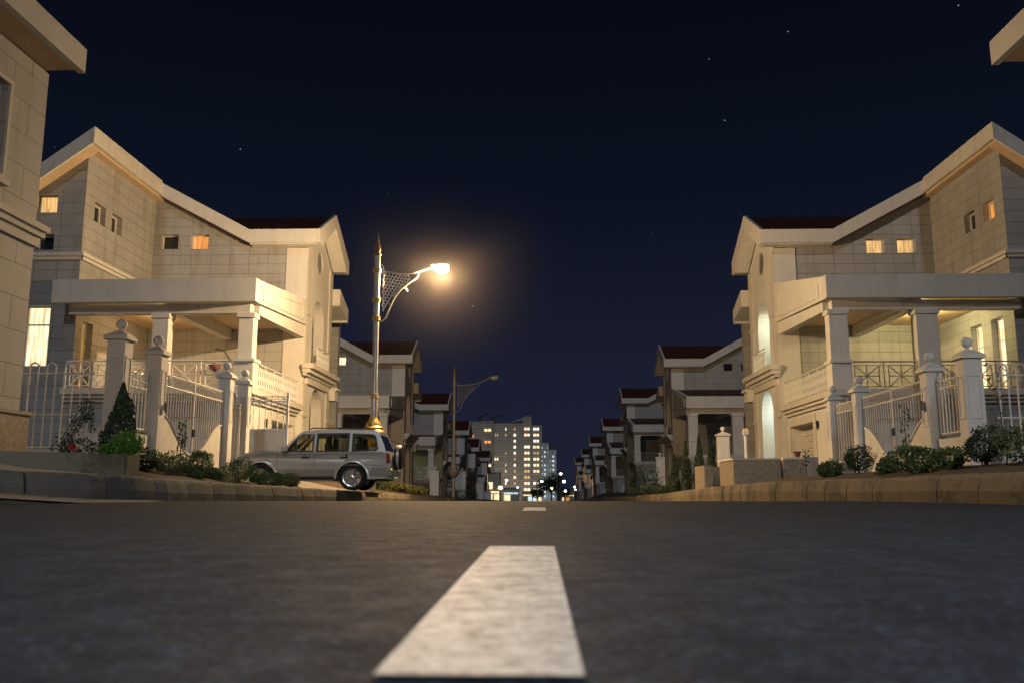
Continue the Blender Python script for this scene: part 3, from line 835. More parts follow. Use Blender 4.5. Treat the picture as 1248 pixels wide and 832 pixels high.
# neighbours beyond: pillars and short walls seen past the car and past the stoop
def lone_pillar(x, y, h, w, label):
    z = side_z(x, y); r = empty('gate_pillar', (x, y, z), label, 'pillar', 'pale gate pillars further down the street')
    p = pillar(r, 0, 0, 0, h, w, -1 if x < 0 else 1, 'shaft'); return r
lone_pillar(7.1, 35.3, 1.95, .42, 'pale ball topped gate pillar behind the brown granite stoop')
lone_pillar(-7.0, 80, 3.2, .7, 'pale gate pillar just right of the unlit lamp post')
lone_pillar(-7.3, 62, 2.2, .6, 'squat gate pillar with reddish planter on top, left of the paler one')
lone_pillar(-7.0, 104, 3.2, .8, 'tall narrow cream pillar left of the far apartment tower')
lone_pillar(-7.0, 118, 2.7, .9, 'broad cream pillar nearest to the far apartment tower')
lone_pillar(7.1, 54, 2.4, .5, 'dark gate pillar in front of the third villa on the right')
m = MB(); m.tube([(0, 0, -.2), (0, 0, 1.75)], .06, 8); m.box(-.09, .09, -.09, .09, 1.752, 1.9)
o = m.build('bollard_light', [M['white_steel']], loc=(7.1, 31.4, .25)); tag(o, 'slim white post with a small orange lit top beside the glowing lower arch', 'post')
q = MB(); q.box(-.07, .07, -.07, .07, 1.902, 1.97); q.build('lamp_cap', M['lit_orange'], o)

# ------------------------------------------------------------------ granite stoop on the right
r = empty('granite_stoop', (4.95, 23.4, .2), 'low brown granite walls with steps on the right pavement edge', 'wall')
T = lambda p: (p[0]-4.95, p[1]-23.4, p[2]-.2)
m = MB(T); m.box(4.95, 6.15, 23.4, 23.62, .0, .88); m.box(6.152, 6.75, 23.15, 23.62, .0, .88); m.box(4.95, 5.17, 23.622, 25.2, .0, .88)
m.build('wall', M['granite'], r)
m = MB(T); m.box(4.92, 6.15, 23.37, 23.65, .882, .93); m.box(6.153, 6.78, 23.12, 23.65, .882, .93); m.box(4.92, 5.2, 23.652, 25.23, .882, .93); m.build('coping', M['cream'], r)
m = MB(T); m.box(4.6, 4.82, 25.6, 27.2, .0, .80); m.box(4.83, 5.9, 27.0, 27.2, 0, .80); m.build('wall', M['granite'], r)
m = MB(T)
for i in range(3): m.box(4.75+i*.3, 5.9, 25.3, 26.98, .1+i*.15-.14, .1+i*.15)
m.build('step', M['cream'], r)
m = MB(); m.box(-.85, 0, -.14, .14, -.3, .52); o = m.build('garden_wall', M['white_paint'], loc=(7.25, 23.95, .45)); tag(o, 'short low white wall between the garage and the right hand fence', 'wall')
m = MB(); m.lathe([(.06, 0), (.1, .14), (.11, .15)], 0, 0, 0, 12); o = m.build('flower_pot', M['red_pot'], loc=(6.75, 23.95, .97)); tag(o, 'small reddish flower pot on the low white wall by the garage', 'pot')
# near-left planter border
m = MB()
pp = [(-9.5, 10.35), (-8.1, 10.85), (-6.9, 11.4), (-6.2, 11.95), (-5.85, 12.5)]
for (a, b) in zip(pp, pp[1:]):
    d = Vector((b[0]-a[0], b[1]-a[1], 0)).normalized(); n = Vector((-d.y, d.x, 0))*.16
    A = Vector((*a, 0)); B = Vector((*b, 0))
    vs = [A, B, B+n, A+n]; m.add([(v.x, v.y, .2) for v in vs]+[(v.x, v.y, .62) for v in vs], [(0, 3, 2, 1), (4, 5, 6, 7), (0, 1, 5, 4), (1, 2, 6, 5), (2, 3, 7, 6), (3, 0, 4, 7)])
m.box(-6.0, -5.84, 12.56, 12.95, .2, .62)
o = m.build('planter_wall', M['border']); tag(o, 'low stained concrete planter border around the conifer bed', 'planter wall')
m = MB(); m.add([(-9.5, 10.5, .56), (-8.1, 11, .56), (-6.9, 11.55, .57), (-6.2, 12.1, .57), (-5.95, 12.6, .57), (-5.95, 14.2, .57), (-8.0, 14.2, .58), (-9.5, 12, .58)], [tuple(range(8))])
tag(m.build('planter_soil', M['soil'], normals=False), kind='structure')

# ------------------------------------------------------------------ plants
def leaves(mb, pts, size, rnd, up=.0):
    for p in pts:
        s = size*rnd.uniform(.6, 1.3)
        a = Vector((rnd.gauss(0, 1), rnd.gauss(0, 1), rnd.gauss(0, 1)+up)).normalized()
        b = a.cross(Vector((rnd.gauss(0, 1), rnd.gauss(0, 1), rnd.gauss(0, 1)))).normalized()
        p = Vector(p); c = a.cross(b)*s*.12
        mb.add([p-a*s*.5, p+b*s*.26+c, p+a*s*.5, p-b*s*.26+c], [(0, 1, 2, 3)])
def blob_pts(n, rx, ry, rz, c, rnd, shell=.55, lumps=9, prof=None):
    L = [(Vector((rnd.gauss(0, 1), rnd.gauss(0, 1), rnd.gauss(0, 1))).normalized(), rnd.uniform(.1, .28)) for _ in range(lumps)]
    out = []
    while len(out) < n:
        d = Vector((rnd.gauss(0, 1), rnd.gauss(0, 1), rnd.gauss(0, 1))).normalized()
        r = shell+(1-shell)*rnd.random()**.6
        k = .82+sum(h for v, h in L if v.dot(d) > .72)
        out.append((c[0]+d.x*rx*r*k, c[1]+d.y*ry*r*k, c[2]+d.z*rz*r*k))
    return out
def shrub(name, loc, rx, ry, h, n, size, mat, label, cat='shrub', group=None, seed=0, stems=6, flowers=0, clear=0.):
    rnd = random.Random(seed+17); r = empty(name, loc, label, cat, group)
    f = MB()
    leaves(f, blob_pts(n, rx, ry, (h-clear)*.52, (0, 0, clear+(h-clear)*.5), rnd), size, rnd, .3)
    f.build('foliage', M[mat], r, normals=False)
    s = MB()
    for i in range(stems):
        a = rnd.uniform(0, 6.28); q = rnd.uniform(.1, .6)
        s.tube([(rx*.1*math.cos(a), ry*.1*math.sin(a), -.05), (rx*q*.5*math.cos(a), ry*q*.5*math.sin(a), clear+h*.25), (rx*q*math.cos(a), ry*q*math.sin(a), clear+(h-clear)*.7)], [.014, .009, .004], 4)
    s.build('stem', M['bark'], r)
    if flowers:
        fl = MB()
        for i in range(flowers):
            a = rnd.uniform(0, 6.28); leaves(fl, [(rx*.9*math.cos(a)+rnd.gauss(0, .02), -ry*.8, h*rnd.uniform(.3, .9)) for _ in range(16)], .06, rnd)
        fl.build('flower', M['rose'], r, normals=False)
    return r
def cone_pts(n, R, H, rnd, z0=.05):
    out = []
    L = [(rnd.uniform(0, 6.28), rnd.uniform(.1, .8), rnd.uniform(.12, .3)) for _ in range(14)]
    for _ in range(n):
        t = rnd.random()**1.25; a = rnd.uniform(0, 6.28)
        rr = R*((1-t)**.8)*(.35+.65*min(1, (t+.12)*4)) 
        k = .85
        for la, lt, lh in L:
            da = abs((a-la+math.pi) % (2*math.pi)-math.pi)
            if da < .5 and abs(t-lt) < .1: k += lh
        q = (.5+.5*rnd.random()**.5)*k
        out.append((rr*q*math.cos(a), rr*q*math.sin(a), z0+H*t))
    return out
def conifer(loc, R, H, n, size, mat, label, group=None, seed=0, name='conifer'):
    rnd = random.Random(seed); r = empty(name, loc, label, 'conifer', group)
    f = MB(); leaves(f, cone_pts(n, R, H*.95, rnd), size, rnd, 1.6); f.build('foliage', M[mat], r, normals=False)
    t = MB(); t.tube([(0, 0, -.1), (0, 0, H*.8)], [.03, .008], 6); t.build('trunk', M['bark'], r)
    return r
conifer((-6.42, 13.5, .56), .33, 1.2, 5200, .05, 'leaf_dark', 'dark green cone shaped conifer in the left flower bed', seed=2)
shrub('round_shrub', (-6.13, 13.0, .57), .27, .25, .36, 3200, .04, 'leaf_lime', 'bright green round bush at the foot of the cone shaped conifer', seed=3)
# climbing rose on the left
rnd = random.Random(8)
r = empty('climbing_rose', (-7.0, 12.95, .56), 'thin climbing rose with a red bloom against the left railing', 'rose')
s = MB(); f = MB()
for k in range(4):
    pts = [(.0+.04*k, 0, 0), (-.02+.05*k, 0, .3), (.12+.06*k, .02, .6), (.3+.03*k, .0, .85-.08*k), (.42, -.02, .80-.12*k)]
    s.tube(pts, [.01, .008, .007, .005, .003], 4)
    for (a, b) in zip(pts, pts[1:]):
        for _ in range(28):
            t = rnd.random(); p = Vector(a).lerp(Vector(b), t)+Vector((rnd.gauss(0, .035), rnd.gauss(0, .035), rnd.gauss(0, .035))); leaves(f, [p], .05, rnd)
leaves(f, blob_pts(420, .42, .2, .17, (.25, 0, .15), rnd), .055, rnd)
s.build('cane', M['bark'], r); f.build('foliage', M['leaf_dark'], r, normals=False)
fl = MB()
for c in ((.2, -.12, .18), (.24, -.14, .16)): leaves(fl, [(c[0]+rnd.gauss(0, .022), c[1]+rnd.gauss(0, .02), c[2]+rnd.gauss(0, .02)) for _ in range(50)], .05, rnd)
fl.build('bloom', M['rose'], r, normals=False)
GS = 'low shrubs planted along the left bed'
sl = [(-6.3, 14.1, .3, .3, .34, 'leaf', 'low leafy shrub immediately right of the cone shaped conifer'),
      (-6.15, 14.9, .32, .3, .30, 'leaf', 'low shrub in front of the second white pillar on the left'),
      (-5.95, 15.5, .22, .2, .42, 'leaf', 'upright twiggy shrub in front of the left gate'),
      (-6.2, 15.9, .35, .3, .14, 'leaf_dry', 'brownish low ground shrub in front of the left gate'),
      (-5.95, 16.2, .22, .25, .18, 'leaf', 'low green tuft beyond the brownish shrub before the left gate'),
      (-5.72, 16.85, .33, .3, .36, 'leaf', 'fullest dark shrub, just left of the car front wheel'),
      (-5.62, 17.85, .22, .22, .20, 'leaf', 'first small clipped shrub right of the fullest one by the car'),
      (-5.55, 18.75, .22, .22, .21, 'leaf', 'small clipped shrub in the middle of the row before the car'),
      (-5.45, 19.5, .24, .22, .20, 'leaf', 'small clipped shrub at the right end of the row before the car')]
for i, (x, y, a, b, h, mt, lb) in enumerate(sl):
    shrub('low_shrub', (x, y, side_z(x, y)+.02), a*.9, b, h*1.25, 1700, .045, mt, lb, 'shrub', GS, seed=20+i)
# sapling left
def sapling(loc, H, label, seed, mat='leaf', n=60, stake=False, group=None, lean=.0):
    rnd = random.Random(seed); r = empty('sapling', loc, label, 'sapling', group)
    pts = [(lean*(i/6.)**2+rnd.gauss(0, .008), rnd.gauss(0, .008), H*i/6.) for i in range(7)]
    s = MB(); s.tube(pts, [.012, .01, .009, .008, .006, .004, .003], 5); s.build('stem', M['bark'], r)
    f = MB()
    for i in range(n):
        t = rnd.uniform(.35, 1); k = min(5, int(t*6)); p = Vector(pts[k]).lerp(Vector(pts[k+1]), t*6-k)
        a = rnd.uniform(0, 6.28); leaves(f, [p+Vector((math.cos(a)*.06, math.sin(a)*.06, rnd.gauss(0, .02)))], .075, rnd)
    f.build('foliage', M[mat], r, normals=False); return r
sapling((-6.15, 15.2, .55), .72, 'thin upright sapling in front of the second white pillar on the left', 5, n=90)
rl = [(5.95, 17.2, .27, .27, .50, 'leaf_dark', 'small round clipped bush beside the first white pillar on the right'),
      (5.75, 14.1, .42, .3, .50, 'leaf', 'wide loose leafy bush in front of the right gate'),
      (5.85, 13.3, .3, .3, .38, 'leaf', 'loose leafy bush between the wide one and the big round bush'),
      (5.95, 12.3, .27, .25, .52, 'leaf_dark', 'larger round clipped bush in front of the tallest right pillar'),
      (6.3, 11.7, .36, .3, .52, 'leaf', 'loose leafy bush at the right edge of the photo'),
      (5.75, 18.3, .28, .25, .34, 'leaf', 'low leafy shrub left of the small round clipped bush'),
      (5.8, 15.2, .2, .2, .3, 'leaf', 'low sprig between the round bush and the right gate')]
for i, (x, y, a, b, h, mt, lb) in enumerate(rl):
    rd = mt == 'leaf_dark'
    shrub('clipped_bush' if rd else 'low_shrub', (x, y, side_z(x, y)+.02), a*(1 if rd else .85), b*.9, h*(1 if rd else .92), 3600 if rd else 1500, .034 if rd else .06, mt, lb, 'bush' if rd else 'shrub', 'bushes planted along the right bed', seed=40+i, clear=.09 if rd else 0)
sapling((5.85, 14.6, .42), 1.02, 'thin yellow green sapling before the right gate', 9, 'leaf_yellow', 46)
sapling((6.1, 12.0, .42), 1.35, 'tall bare sapling with a few broad leaves near the right edge', 11, 'leaf', 34, lean=-.12)
sapling((5.7, 19.6, .42), .55, 'short sapling with round leaves before the garage shutter', 12, 'leaf_dark', 40)
for i, (x, y, h, lb) in enumerate([(5.75, 30.6, 1.75, 'nearest slim dark cypress right of the garden strip'), (5.55, 31.8, 2.0, 'tallest slim cypress of the row by the second right villa'), (5.3, 33.2, 1.9, 'third slim cypress, partly behind the tallest one'), (5.1, 34.6, 1.5, 'lowest slim cypress at the left end of the row')]):
    conifer((x, y, side_z(x, y)), .26, h, 2400, .07, 'leaf_dark', lb, 'cypresses beside the second right villa', seed=60+i, name='cypress')
for i, (x, y, a, h, mt, lb) in enumerate([(5.2, 46, .9, 1.3, 'leaf_dark', 'dark bushy tree in front of the third villa on the right'), (5.0, 37, 1.0, .32, 'leaf_dark', 'low dark hedge strip beyond the cypresses'),
                                     (5.1, 41, 1.1, .3, 'leaf_dark', 'lower part of the dark hedge nearer the street end'),
                                     (-5.7, 35.5, .5, .34, 'leaf_yellow', 'yellowish low hedge lump just past the car'), (-5.6, 38.5, .6, .34, 'leaf_yellow', 'second yellowish hedge lump past the car'),
                                     (-6.2, 33, .6, .8, 'leaf', 'green bush right behind the spare wheel of the car'),
                                     (-6.2, 72, 1.3, .9, 'leaf_dark', 'dark hedge at the foot of the fourth villa on the left')]):
    shrub('hedge', (x, y, side_z(x, y)), a, a*.8, h, 1800, .09, mt, lb, 'hedge', seed=80+i)

# ------------------------------------------------------------------ street lamps
M['pole'] = plain('painted_pole_metal', (.55, .53, .50), .32, .6, .1, 6)
M['brass_dark'] = plain('weathered_brass', (.20, .12, .05), .5, .4, .2, 10)
M['pole_shaded'] = plain('shaded_pole_metal', (.22, .20, .19), .5, .3, .1, 6)  # shade of the unlit lamp put into a darker metal colour
M['brass'] = plain('brass_paint', (.52, .36, .12), .38, .5, .2, 10)
M['lamp_on'] = emis('lamp_lens_lit', (1., .66, .28), 40)
M['lamp_off'] = glass('lamp_lens_unlit', (.25, .25, .24), .2)
def street_lamp(loc, rz, label, lit):
    BR = M['brass'] if lit else M['pole_shaded']; PO = M['pole'] if lit else M['pole_shaded']
    r = empty('street_lamp', loc, label, 'street lamp', 'ornate street lamps along the kerbs', rz)
    m = MB(); m.lathe([(.10, -.2), (.10, 1.2), (.11, 1.9), (.105, 2.6), (.085, 3.2), (.082, 7.0), (.08, 7.02)], 0, 0, 0, 16); m.build('pole', PO, r, smooth=True)
    m = MB(); m.lathe([(.11, 1.22), (.2, 1.3), (.28, 1.42), (.33, 1.55), (.34, 1.66), (.28, 1.72), (.29, 1.78), (.22, 1.84), (.2, 1.95), (.13, 2.02), (.115, 2.1)], 0, 0, 0, 20); m.build('base', BR, r, smooth=True)
    for z in (2.72, 5.05, 5.62, 6.55):
        m = MB(); m.lathe([(.09, -.07), (.125, -.055), (.125, -.02), (.105, 0), (.125, .02), (.125, .055), (.09, .07)], 0, 0, z, 16)
        m.build('collar', BR, r, smooth=True)
    m = MB(); m.lathe([(.09, 0), (.11, .03), (.11, .06), (.06, .1), (.085, .15), (.09, .22), (.07, .32), (.045, .36), (.05, .42), (.02, .55), (.015, .65), (.002, .78)], 0, 0, 7.0, 14); m.build('finial', M['brass_dark'], r, smooth=True)
    m = MB()
    top = [(.08, 0, 6.55), (.35, 0, 6.55), (.8, 0, 6.57), (1.2, 0, 6.62), (1.6, 0, 6.78), (2.05, 0, 6.98)]
    m.tube(top, .026, 8)
    m.tube([(.06, 0, 4.98), (.2, 0, 5.0), (.33, 0, 5.12), (.42, 0, 5.35), (.6, 0, 5.75), (.85, 0, 6.08), (1.15, 0, 6.33), (1.42, 0, 6.52), (1.48, 0, 6.66)], .024, 8)
    m.tube([(.22, 0, 5.3), (.22, 0, 6.52), (.2, 0, 6.68), (.14, 0, 6.75)], .018, 6)
    m.tube([(.22, 0, 5.32), (.45, 0, 5.72), (.75, 0, 6.05), (1.05, 0, 6.3), (1.15, 0, 6.45), (1.1, 0, 6.58)], .016, 6)
    m.tube([(.95, 0, 6.2), (1.08, 0, 6.05)], .014, 6); m.tube([(.4, 0, 5.6), (.5, 0, 5.5)], .014, 6)
    m.build('arm', PO, r, smooth=True)
    # filigree of interlaced rings between arm and brace
    m = MB()
    def inside(x, z):
        e = 5.32+ (x-.22)*1.75 if x < .45 else (5.72+(x-.45)*1.1 if x < .75 else 6.05+(x-.75)*.85)
        return .22 < x < 1.12 and e < z < 6.54
    s = .12; j = 0; z = 5.3
    while z < 6.56:
        x = .24+(s*.5 if j % 2 else 0)
        while x < 1.12:
            if inside(x, z):
                m.tube([(x+s*.52*math.cos(2*math.pi*k/8), 0, z+s*.52*math.sin(2*math.pi*k/8)) for k in range(9)], .013, 4)
            x += s
        z += s*.82; j += 1
    m.build('filigree_panel', M['white_steel'] if lit else PO, r)
    h = MB(); h.lathe([(.05, -.12), (.07, 0), (.13, .1), (.16, .25), (.14, .45), (.06, .55)], 0, 0, 0, 14, axis='y')
    for i, v in enumerate(h.v): h.v[i] = (2.05+v[1], v[0], 7.04+v[2]*.45+v[1]*.12)
    hd = h.build('lamp_head', PO, r, smooth=True)
    l = MB(); l.sphere((2.33, 0, 6.97), .25, 16, .58); ln = l.build('lens', M['lamp_on'] if lit else M['lamp_off'], hd, smooth=True)
    if lit:
        ld = bpy.data.lights.new('lamp_light', 'POINT'); ld.energy = 1; ld.color = (1., .66, .33); ld.shadow_soft_size = .12
        lo = bpy.data.objects.new('lamp_light', ld); C.objects.link(lo); lo.parent = r; ld.shadow_soft_size = .06; lo.location = (2.33, 0, 6.75)
        return r, lo
    return r, None
lamp1, ll1 = street_lamp((-4.95, 26.4, .15), rad(33), 'lit ornate street lamp with gold collars standing behind the silver car', True)
lamp1.rotation_euler.z = rad(40)
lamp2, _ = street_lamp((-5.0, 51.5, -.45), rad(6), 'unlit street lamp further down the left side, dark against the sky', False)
lamp0, ll0 = street_lamp((5.0, -3.0, .1), rad(180), 'lit street lamp on the right kerb, behind the viewpoint', True)
ll1.data.energy = 6000
ll0.data.energy = 3600; ll0.data.color = (1., .87, .72)
sp = bpy.data.lights.new('lamp_light', 'SPOT'); sp.energy = 2300; sp.color = (1., .97, .95); sp.shadow_soft_size = .12; sp.spot_size = rad(172); sp.spot_blend = .6
ll0.data = sp if ll0.type == 'SPOT' else ll0.data
so_ = bpy.data.objects.new('lamp_light', sp); C.objects.link(so_); so_.parent = lamp0; so_.location = ll0.location
so_.rotation_euler = (rad(-20), 0, 0)
bpy.data.objects.remove(ll0)

# ------------------------------------------------------------------ silver off-road car
def car():
    M['car_paint'] = plain('silver_car_paint', (.56, .545, .51), .28, .3, .05, 3, coat=.8)
    M['car_lower'] = plain('beige_silver_cladding', (.33, .305, .26), .4, .25, .05, 3, coat=.4)
    M['rubber'] = plain('tyre_rubber', (.018, .018, .018), .85, var=.2, scale=20)
    M['rim'] = plain('alloy_rim', (.62, .62, .62), .25, .9, .05, 5)
    M['trim'] = plain('black_trim', (.015, .015, .015), .45)
    M['tail'] = plain('tail_lamp_red', (.30, .03, .02), .2, var=.1, coat=.6)
    M['headl'] = plain('head_lamp_glass', (.55, .58, .62), .1, .3, coat=1)
    M['seat'] = plain('grey_car_seat', (.07, .065, .06), .8)
    # local: x forward is -X world => build with nose at -x, near side -y. wheel bottom z=0
    r = empty('parked_car', (-6.25, 24.55, .20), 'silver off-road car with spare wheel parked across the left pavement', 'car', rz=rad(0))
    r.location = (-5.70, 23.12, .11); r.scale = (.88, .88, .86)
    W = .92
    wheels = [(-1.48, 'f'), (1.14, 'r')]; R = .375
    def arch(cx, ra=.45, n=12): return [(cx-ra*math.cos(math.pi*k/n), .36+ra*math.sin(math.pi*k/n)) for k in range(n+1)]
    # lower body outline (x, z) clockwise
    bot = [(-2.28, .36), (-2.1, .28)]+arch(-1.48)+[(-.95, .28), (.6, .28)]+arch(1.14)+[(1.7, .32), (2.16, .36)]
    topo = [(2.2, .62), (2.19, .95), (2.12, 1.08), (1.95, 1.12), (.6, 1.11), (-.98, 1.11), (-1.15, 1.14), (-1.6, 1.12), (-2.05, 1.06), (-2.25, .97), (-2.33, .76)]
    outl = bot+topo
    ys = [(-W, .05), (-W+.015, .025), (-W+.05, 0), (0, 0), (W-.05, 0), (W-.015, .025), (W, .05)]
    cx, cz = 0, .68
    m = MB(); n = len(outl); rings = []
    for y, ins in ys:
        ring = []
        for (x, z) in outl:
            inarch = any(abs(x-w[0]) < .46 and z < .83 for w in wheels) and z < .82
            if inarch: ring.append((x, y, z)); continue
            xx = x*(1-ins/2.3) ; zz = cz+(z-cz)*(1-ins*1.1/.4) if z > .9 else z
            # body sides bow: nose narrower
            yy = y*(1-.10*max(0, (-x-1.5)/.8)**2-.05*max(0, (x-1.7)/.5)**2)
            ring.append((xx, yy, zz))
        rings.append(ring)
    vs = [v for q in rings for v in q]
    m.add(vs, [(i*n+k, i*n+(k+1) % n, (i+1)*n+(k+1) % n, (i+1)*n+k) for i in range(len(ys)-1) for k in range(n)])
    for ring in (rings[0], rings[-1]):
        tr = tessellate_polygon([[Vector((p[0], p[2], 0)) for p in ring]]); m.add(ring, [tuple(t) for t in tr])
    # character line and hood bulge
    m.box(-1.0, 2.0, -W-.008, -W+.001, .72, .735)
    body = m.build('body', M['car_paint'], r, smooth=True)
    # greenhouse
    zt = 1.70
    def gy(z): return W-.045-(z-1.08)*.24
    GF = lambda s: (lambda a, b, d: (a, s*(gy(b)-d), b))
    outer = [(-1.02, 1.055), (2.08, 1.09), (2.02, 1.30), (1.86, 1.66), (1.74, 1.735), (.2, 1.765), (-.28, 1.72), (-.42, 1.66)]
    h1 = [(-.78, 1.13), (-.02, 1.13), (-.02, 1.60), (-.33, 1.60), (-.50, 1.48)]
    h2 = [(.12, 1.13), (.98, 1.14), (.98, 1.63), (.12, 1.62)]
    h3 = [(1.14, 1.14), (1.78, 1.16), (1.84, 1.22), (1.76, 1.54), (1.68, 1.60), (1.14, 1.62)]
    m = MB()
    for s in (-1, 1): m.plate(outer, GF(s), .04, [h1, h2, h3])
    # roof skin
    rp = [(-.42, 1.66), (-.28, 1.72), (.2, 1.765), (1.74, 1.735), (1.86, 1.66)]
    vs = []
    for (x, z) in rp:
        for t in (-1, -.8, -.4, 0, .4, .8, 1):
            vs.append((x, t*gy(z), z+.035*(1-t*t)))
    m.add(vs, [(i*7+k, i*7+k+1, (i+1)*7+k+1, (i+1)*7+k) for i in range(4) for k in range(6)])
    # bonnet to windscreen cowl and tail panel frames
    m.add([(1.86, -gy(1.66), 1.66), (1.86, gy(1.66), 1.66), (2.08, gy(1.09), 1.09), (2.08, -gy(1.09), 1.09), (1.86, -gy(1.66)+.12, 1.62), (1.86, gy(1.66)-.12, 1.62), (2.06, gy(1.09)-.1, 1.15), (2.06, -gy(1.09)+.1, 1.15)],
          [(0, 1, 5, 4), (1, 2, 6, 5), (2, 3, 7, 6), (3, 0, 4, 7)])
    m.build('cabin', M['car_paint'], r, smooth=True)
    # window surrounds and glass
    for nm, h in (('side_window', h1), ('side_window', h2), ('side_window', h3)):
        for s in (-1, 1):
            q = MB(); cxx = sum(p[0] for p in h)/len(h); czz = sum(p[1] for p in h)/len(h)
            big = [(cxx+(x-cxx)*1.10, czz+(z-czz)*1.13) for x, z in h]; sm = [(cxx+(x-cxx)*.95, czz+(z-czz)*.94) for x, z in h]
            q.plate(big, lambda a, b, d, s=s: (a, s*(gy(b)+.006-d), b), .03, [sm])
            if h is h2: q.plate(rect(.70, .73, 1.13, 1.62), lambda a, b, d, s=s: (a, s*(gy(b)+.003-d), b), .02)
            fr = q.build(nm, M['trim'], r)
            q = MB(); q.plate(sm, lambda a, b, d, s=s: (a, s*(gy(b)-.012-d), b), .004); q.build('glass', M['car_glass'], fr)
    q = MB(); q.add([(-.43, -gy(1.66)+.04, 1.655), (-.43, gy(1.66)-.04, 1.655), (-1.04, gy(1.06)-.05, 1.06), (-1.04, -gy(1.06)+.05, 1.06)], [(0, 1, 2, 3)]); q.build('windscreen', M['car_glass'], r)
    q = MB(); q.add([(1.865, -gy(1.66)+.1, 1.62), (1.865, gy(1.66)-.1, 1.62), (2.065, gy(1.09)-.09, 1.15), (2.065, -gy(1.09)+.09, 1.15)], [(0, 1, 2, 3)]); q.build('rear_window', M['car_glass'], r)
    # interior
    q = MB()
    for sx in (-.15, .75):
        for sy in (-.4, .4):
            q.box(sx, sx+.5, sy-.24, sy+.24, .85, 1.0); q.box(sx+.42, sx+.56, sy-.24, sy+.24, .9, 1.36); q.frustum(sx+.5, sy, 1.38, 1.56, .05, .13, .04, .11)
    q.box(-1.0, -.7, -.7, .7, 1.0, 1.12); q.build('seat', M['seat'], r)
    q = MB(); q.tube([(-.55, -.4+.17*math.cos(k*.524), 1.14+.17*math.sin(k*.524)) for k in range(13)], .016, 6); q.build('steering_wheel', M['trim'], r)
    # fender flares and sills
    for (wx, t) in wheels:
        for s in (-1, 1):
            q = MB(); nn = 16; vs = []
            for k in range(nn+1):
                a = math.pi*(-.02+1.04*k/nn)
                for rr_, yy in ((.44, W-.03), (.445, W+.018), (.49, W+.016), (.53, W-.006), (.55, W-.03)):
                    vs.append((wx-rr_*math.cos(a), s*yy, .36+rr_*math.sin(a)))
            q.add(vs, [(i*5+k, i*5+k+1, (i+1)*5+k+1, (i+1)*5+k) for i in range(nn) for k in range(4)])
            q.build('fender_flare', M['car_paint'], r, smooth=True)
    q = MB()
    for s in (-1, 1):
        q = MB(); q.box(-.98, .64, min(s*(W-.06), s*(W+.02)), max(s*(W-.06), s*(W+.02)), .30, .40); q.build('side_step', M['trim'], r, bevel=.01)
    for s in (-1, 1):
        for pg, o1, o2 in (([(-.98, .41), (.66, .41), (.66, .60), (-.98, .60)], .004, .012), ([(1.64, .42), (2.18, .42), (2.18, .66), (1.70, .66)], -.01, .022)):
            q = MB(); q.plate(pg, lambda a, b, d, s=s: (a, s*(W+o1+d), b), o2); q.build('lower_cladding', M['car_lower'], r, bevel=.004)
    q = MB(); q.box(2.10, 2.27, -W+.04, W-.04, .40, .62); q.build('rear_bumper', M['car_lower'], r, bevel=.04)
    q = MB(); q.box(-2.38, -2.2, -W+.12, W-.12, .40, .64); q.build('front_bumper', M['car_lower'], r, bevel=.05)
    q = MB(); q.box(-2.345, -2.27, -.42, .42, .70, .90); q.build('grille', M['trim'], r)
    for s in (-1, 1):
        q = MB(); q.box(-2.30, -2.05, min(s*.5, s*.84), max(s*.5, s*.84), .74, .93); q.build('headlamp', M['headl'], r, bevel=.03)
        q = MB(); q.box(2.10, 2.205, min(s*.74, s*(W+.004)), max(s*.74, s*(W+.004)), .78, 1.06); q.build('tail_lamp', M['tail'], r, bevel=.02)
        q = MB(); q.box(-.86, -.68, min(s*(W-.0), s*(W+.17)), max(s*(W), s*(W+.17)), 1.10, 1.26); q.build('mirror', M['car_paint'], r, bevel=.04)
        q = MB(); q.tube([(-.15, s*.66, 1.775), (-.05, s*.66, 1.81), (1.5, s*.66, 1.81), (1.62, s*.66, 1.77)], .018, 6); q.tube([(.7, s*.66, 1.75), (.7, s*.66, 1.81)], .02, 6)
        q.build('roof_rail', M['trim'], r)
        for hx in (-.2, .9):
            q = MB(); q.box(hx-.11, hx+.11, min(s*W, s*(W+.028)), max(s*W, s*(W+.028)), .93, .965); q.build('door_handle', M['trim'], r, bevel=.008)
        # door shut lines
    q = MB()
    for s in (-1, 1):
        for xx in (-1.0, .05): q.box(xx-.004, xx+.004, min(s*(W-.005), s*(W+.003)), max(s*(W-.005), s*(W+.003)), .42, 1.04)
        q.box(.95, .99, min(s*(W-.005), s*(W+.003)), max(s*(W-.005), s*(W+.003)), .92, 1.04)
    q.build('door_gap', M['trim'], r)
    q = MB(); q.box(-1.93, -1.0, -.80, .80, .30, .62); q.box(-1.0, .66, -.8, .8, .28, .36); q.box(.7, 1.6, -.78, .78, .34, .8); q.build('underbody', M['trim'], r)
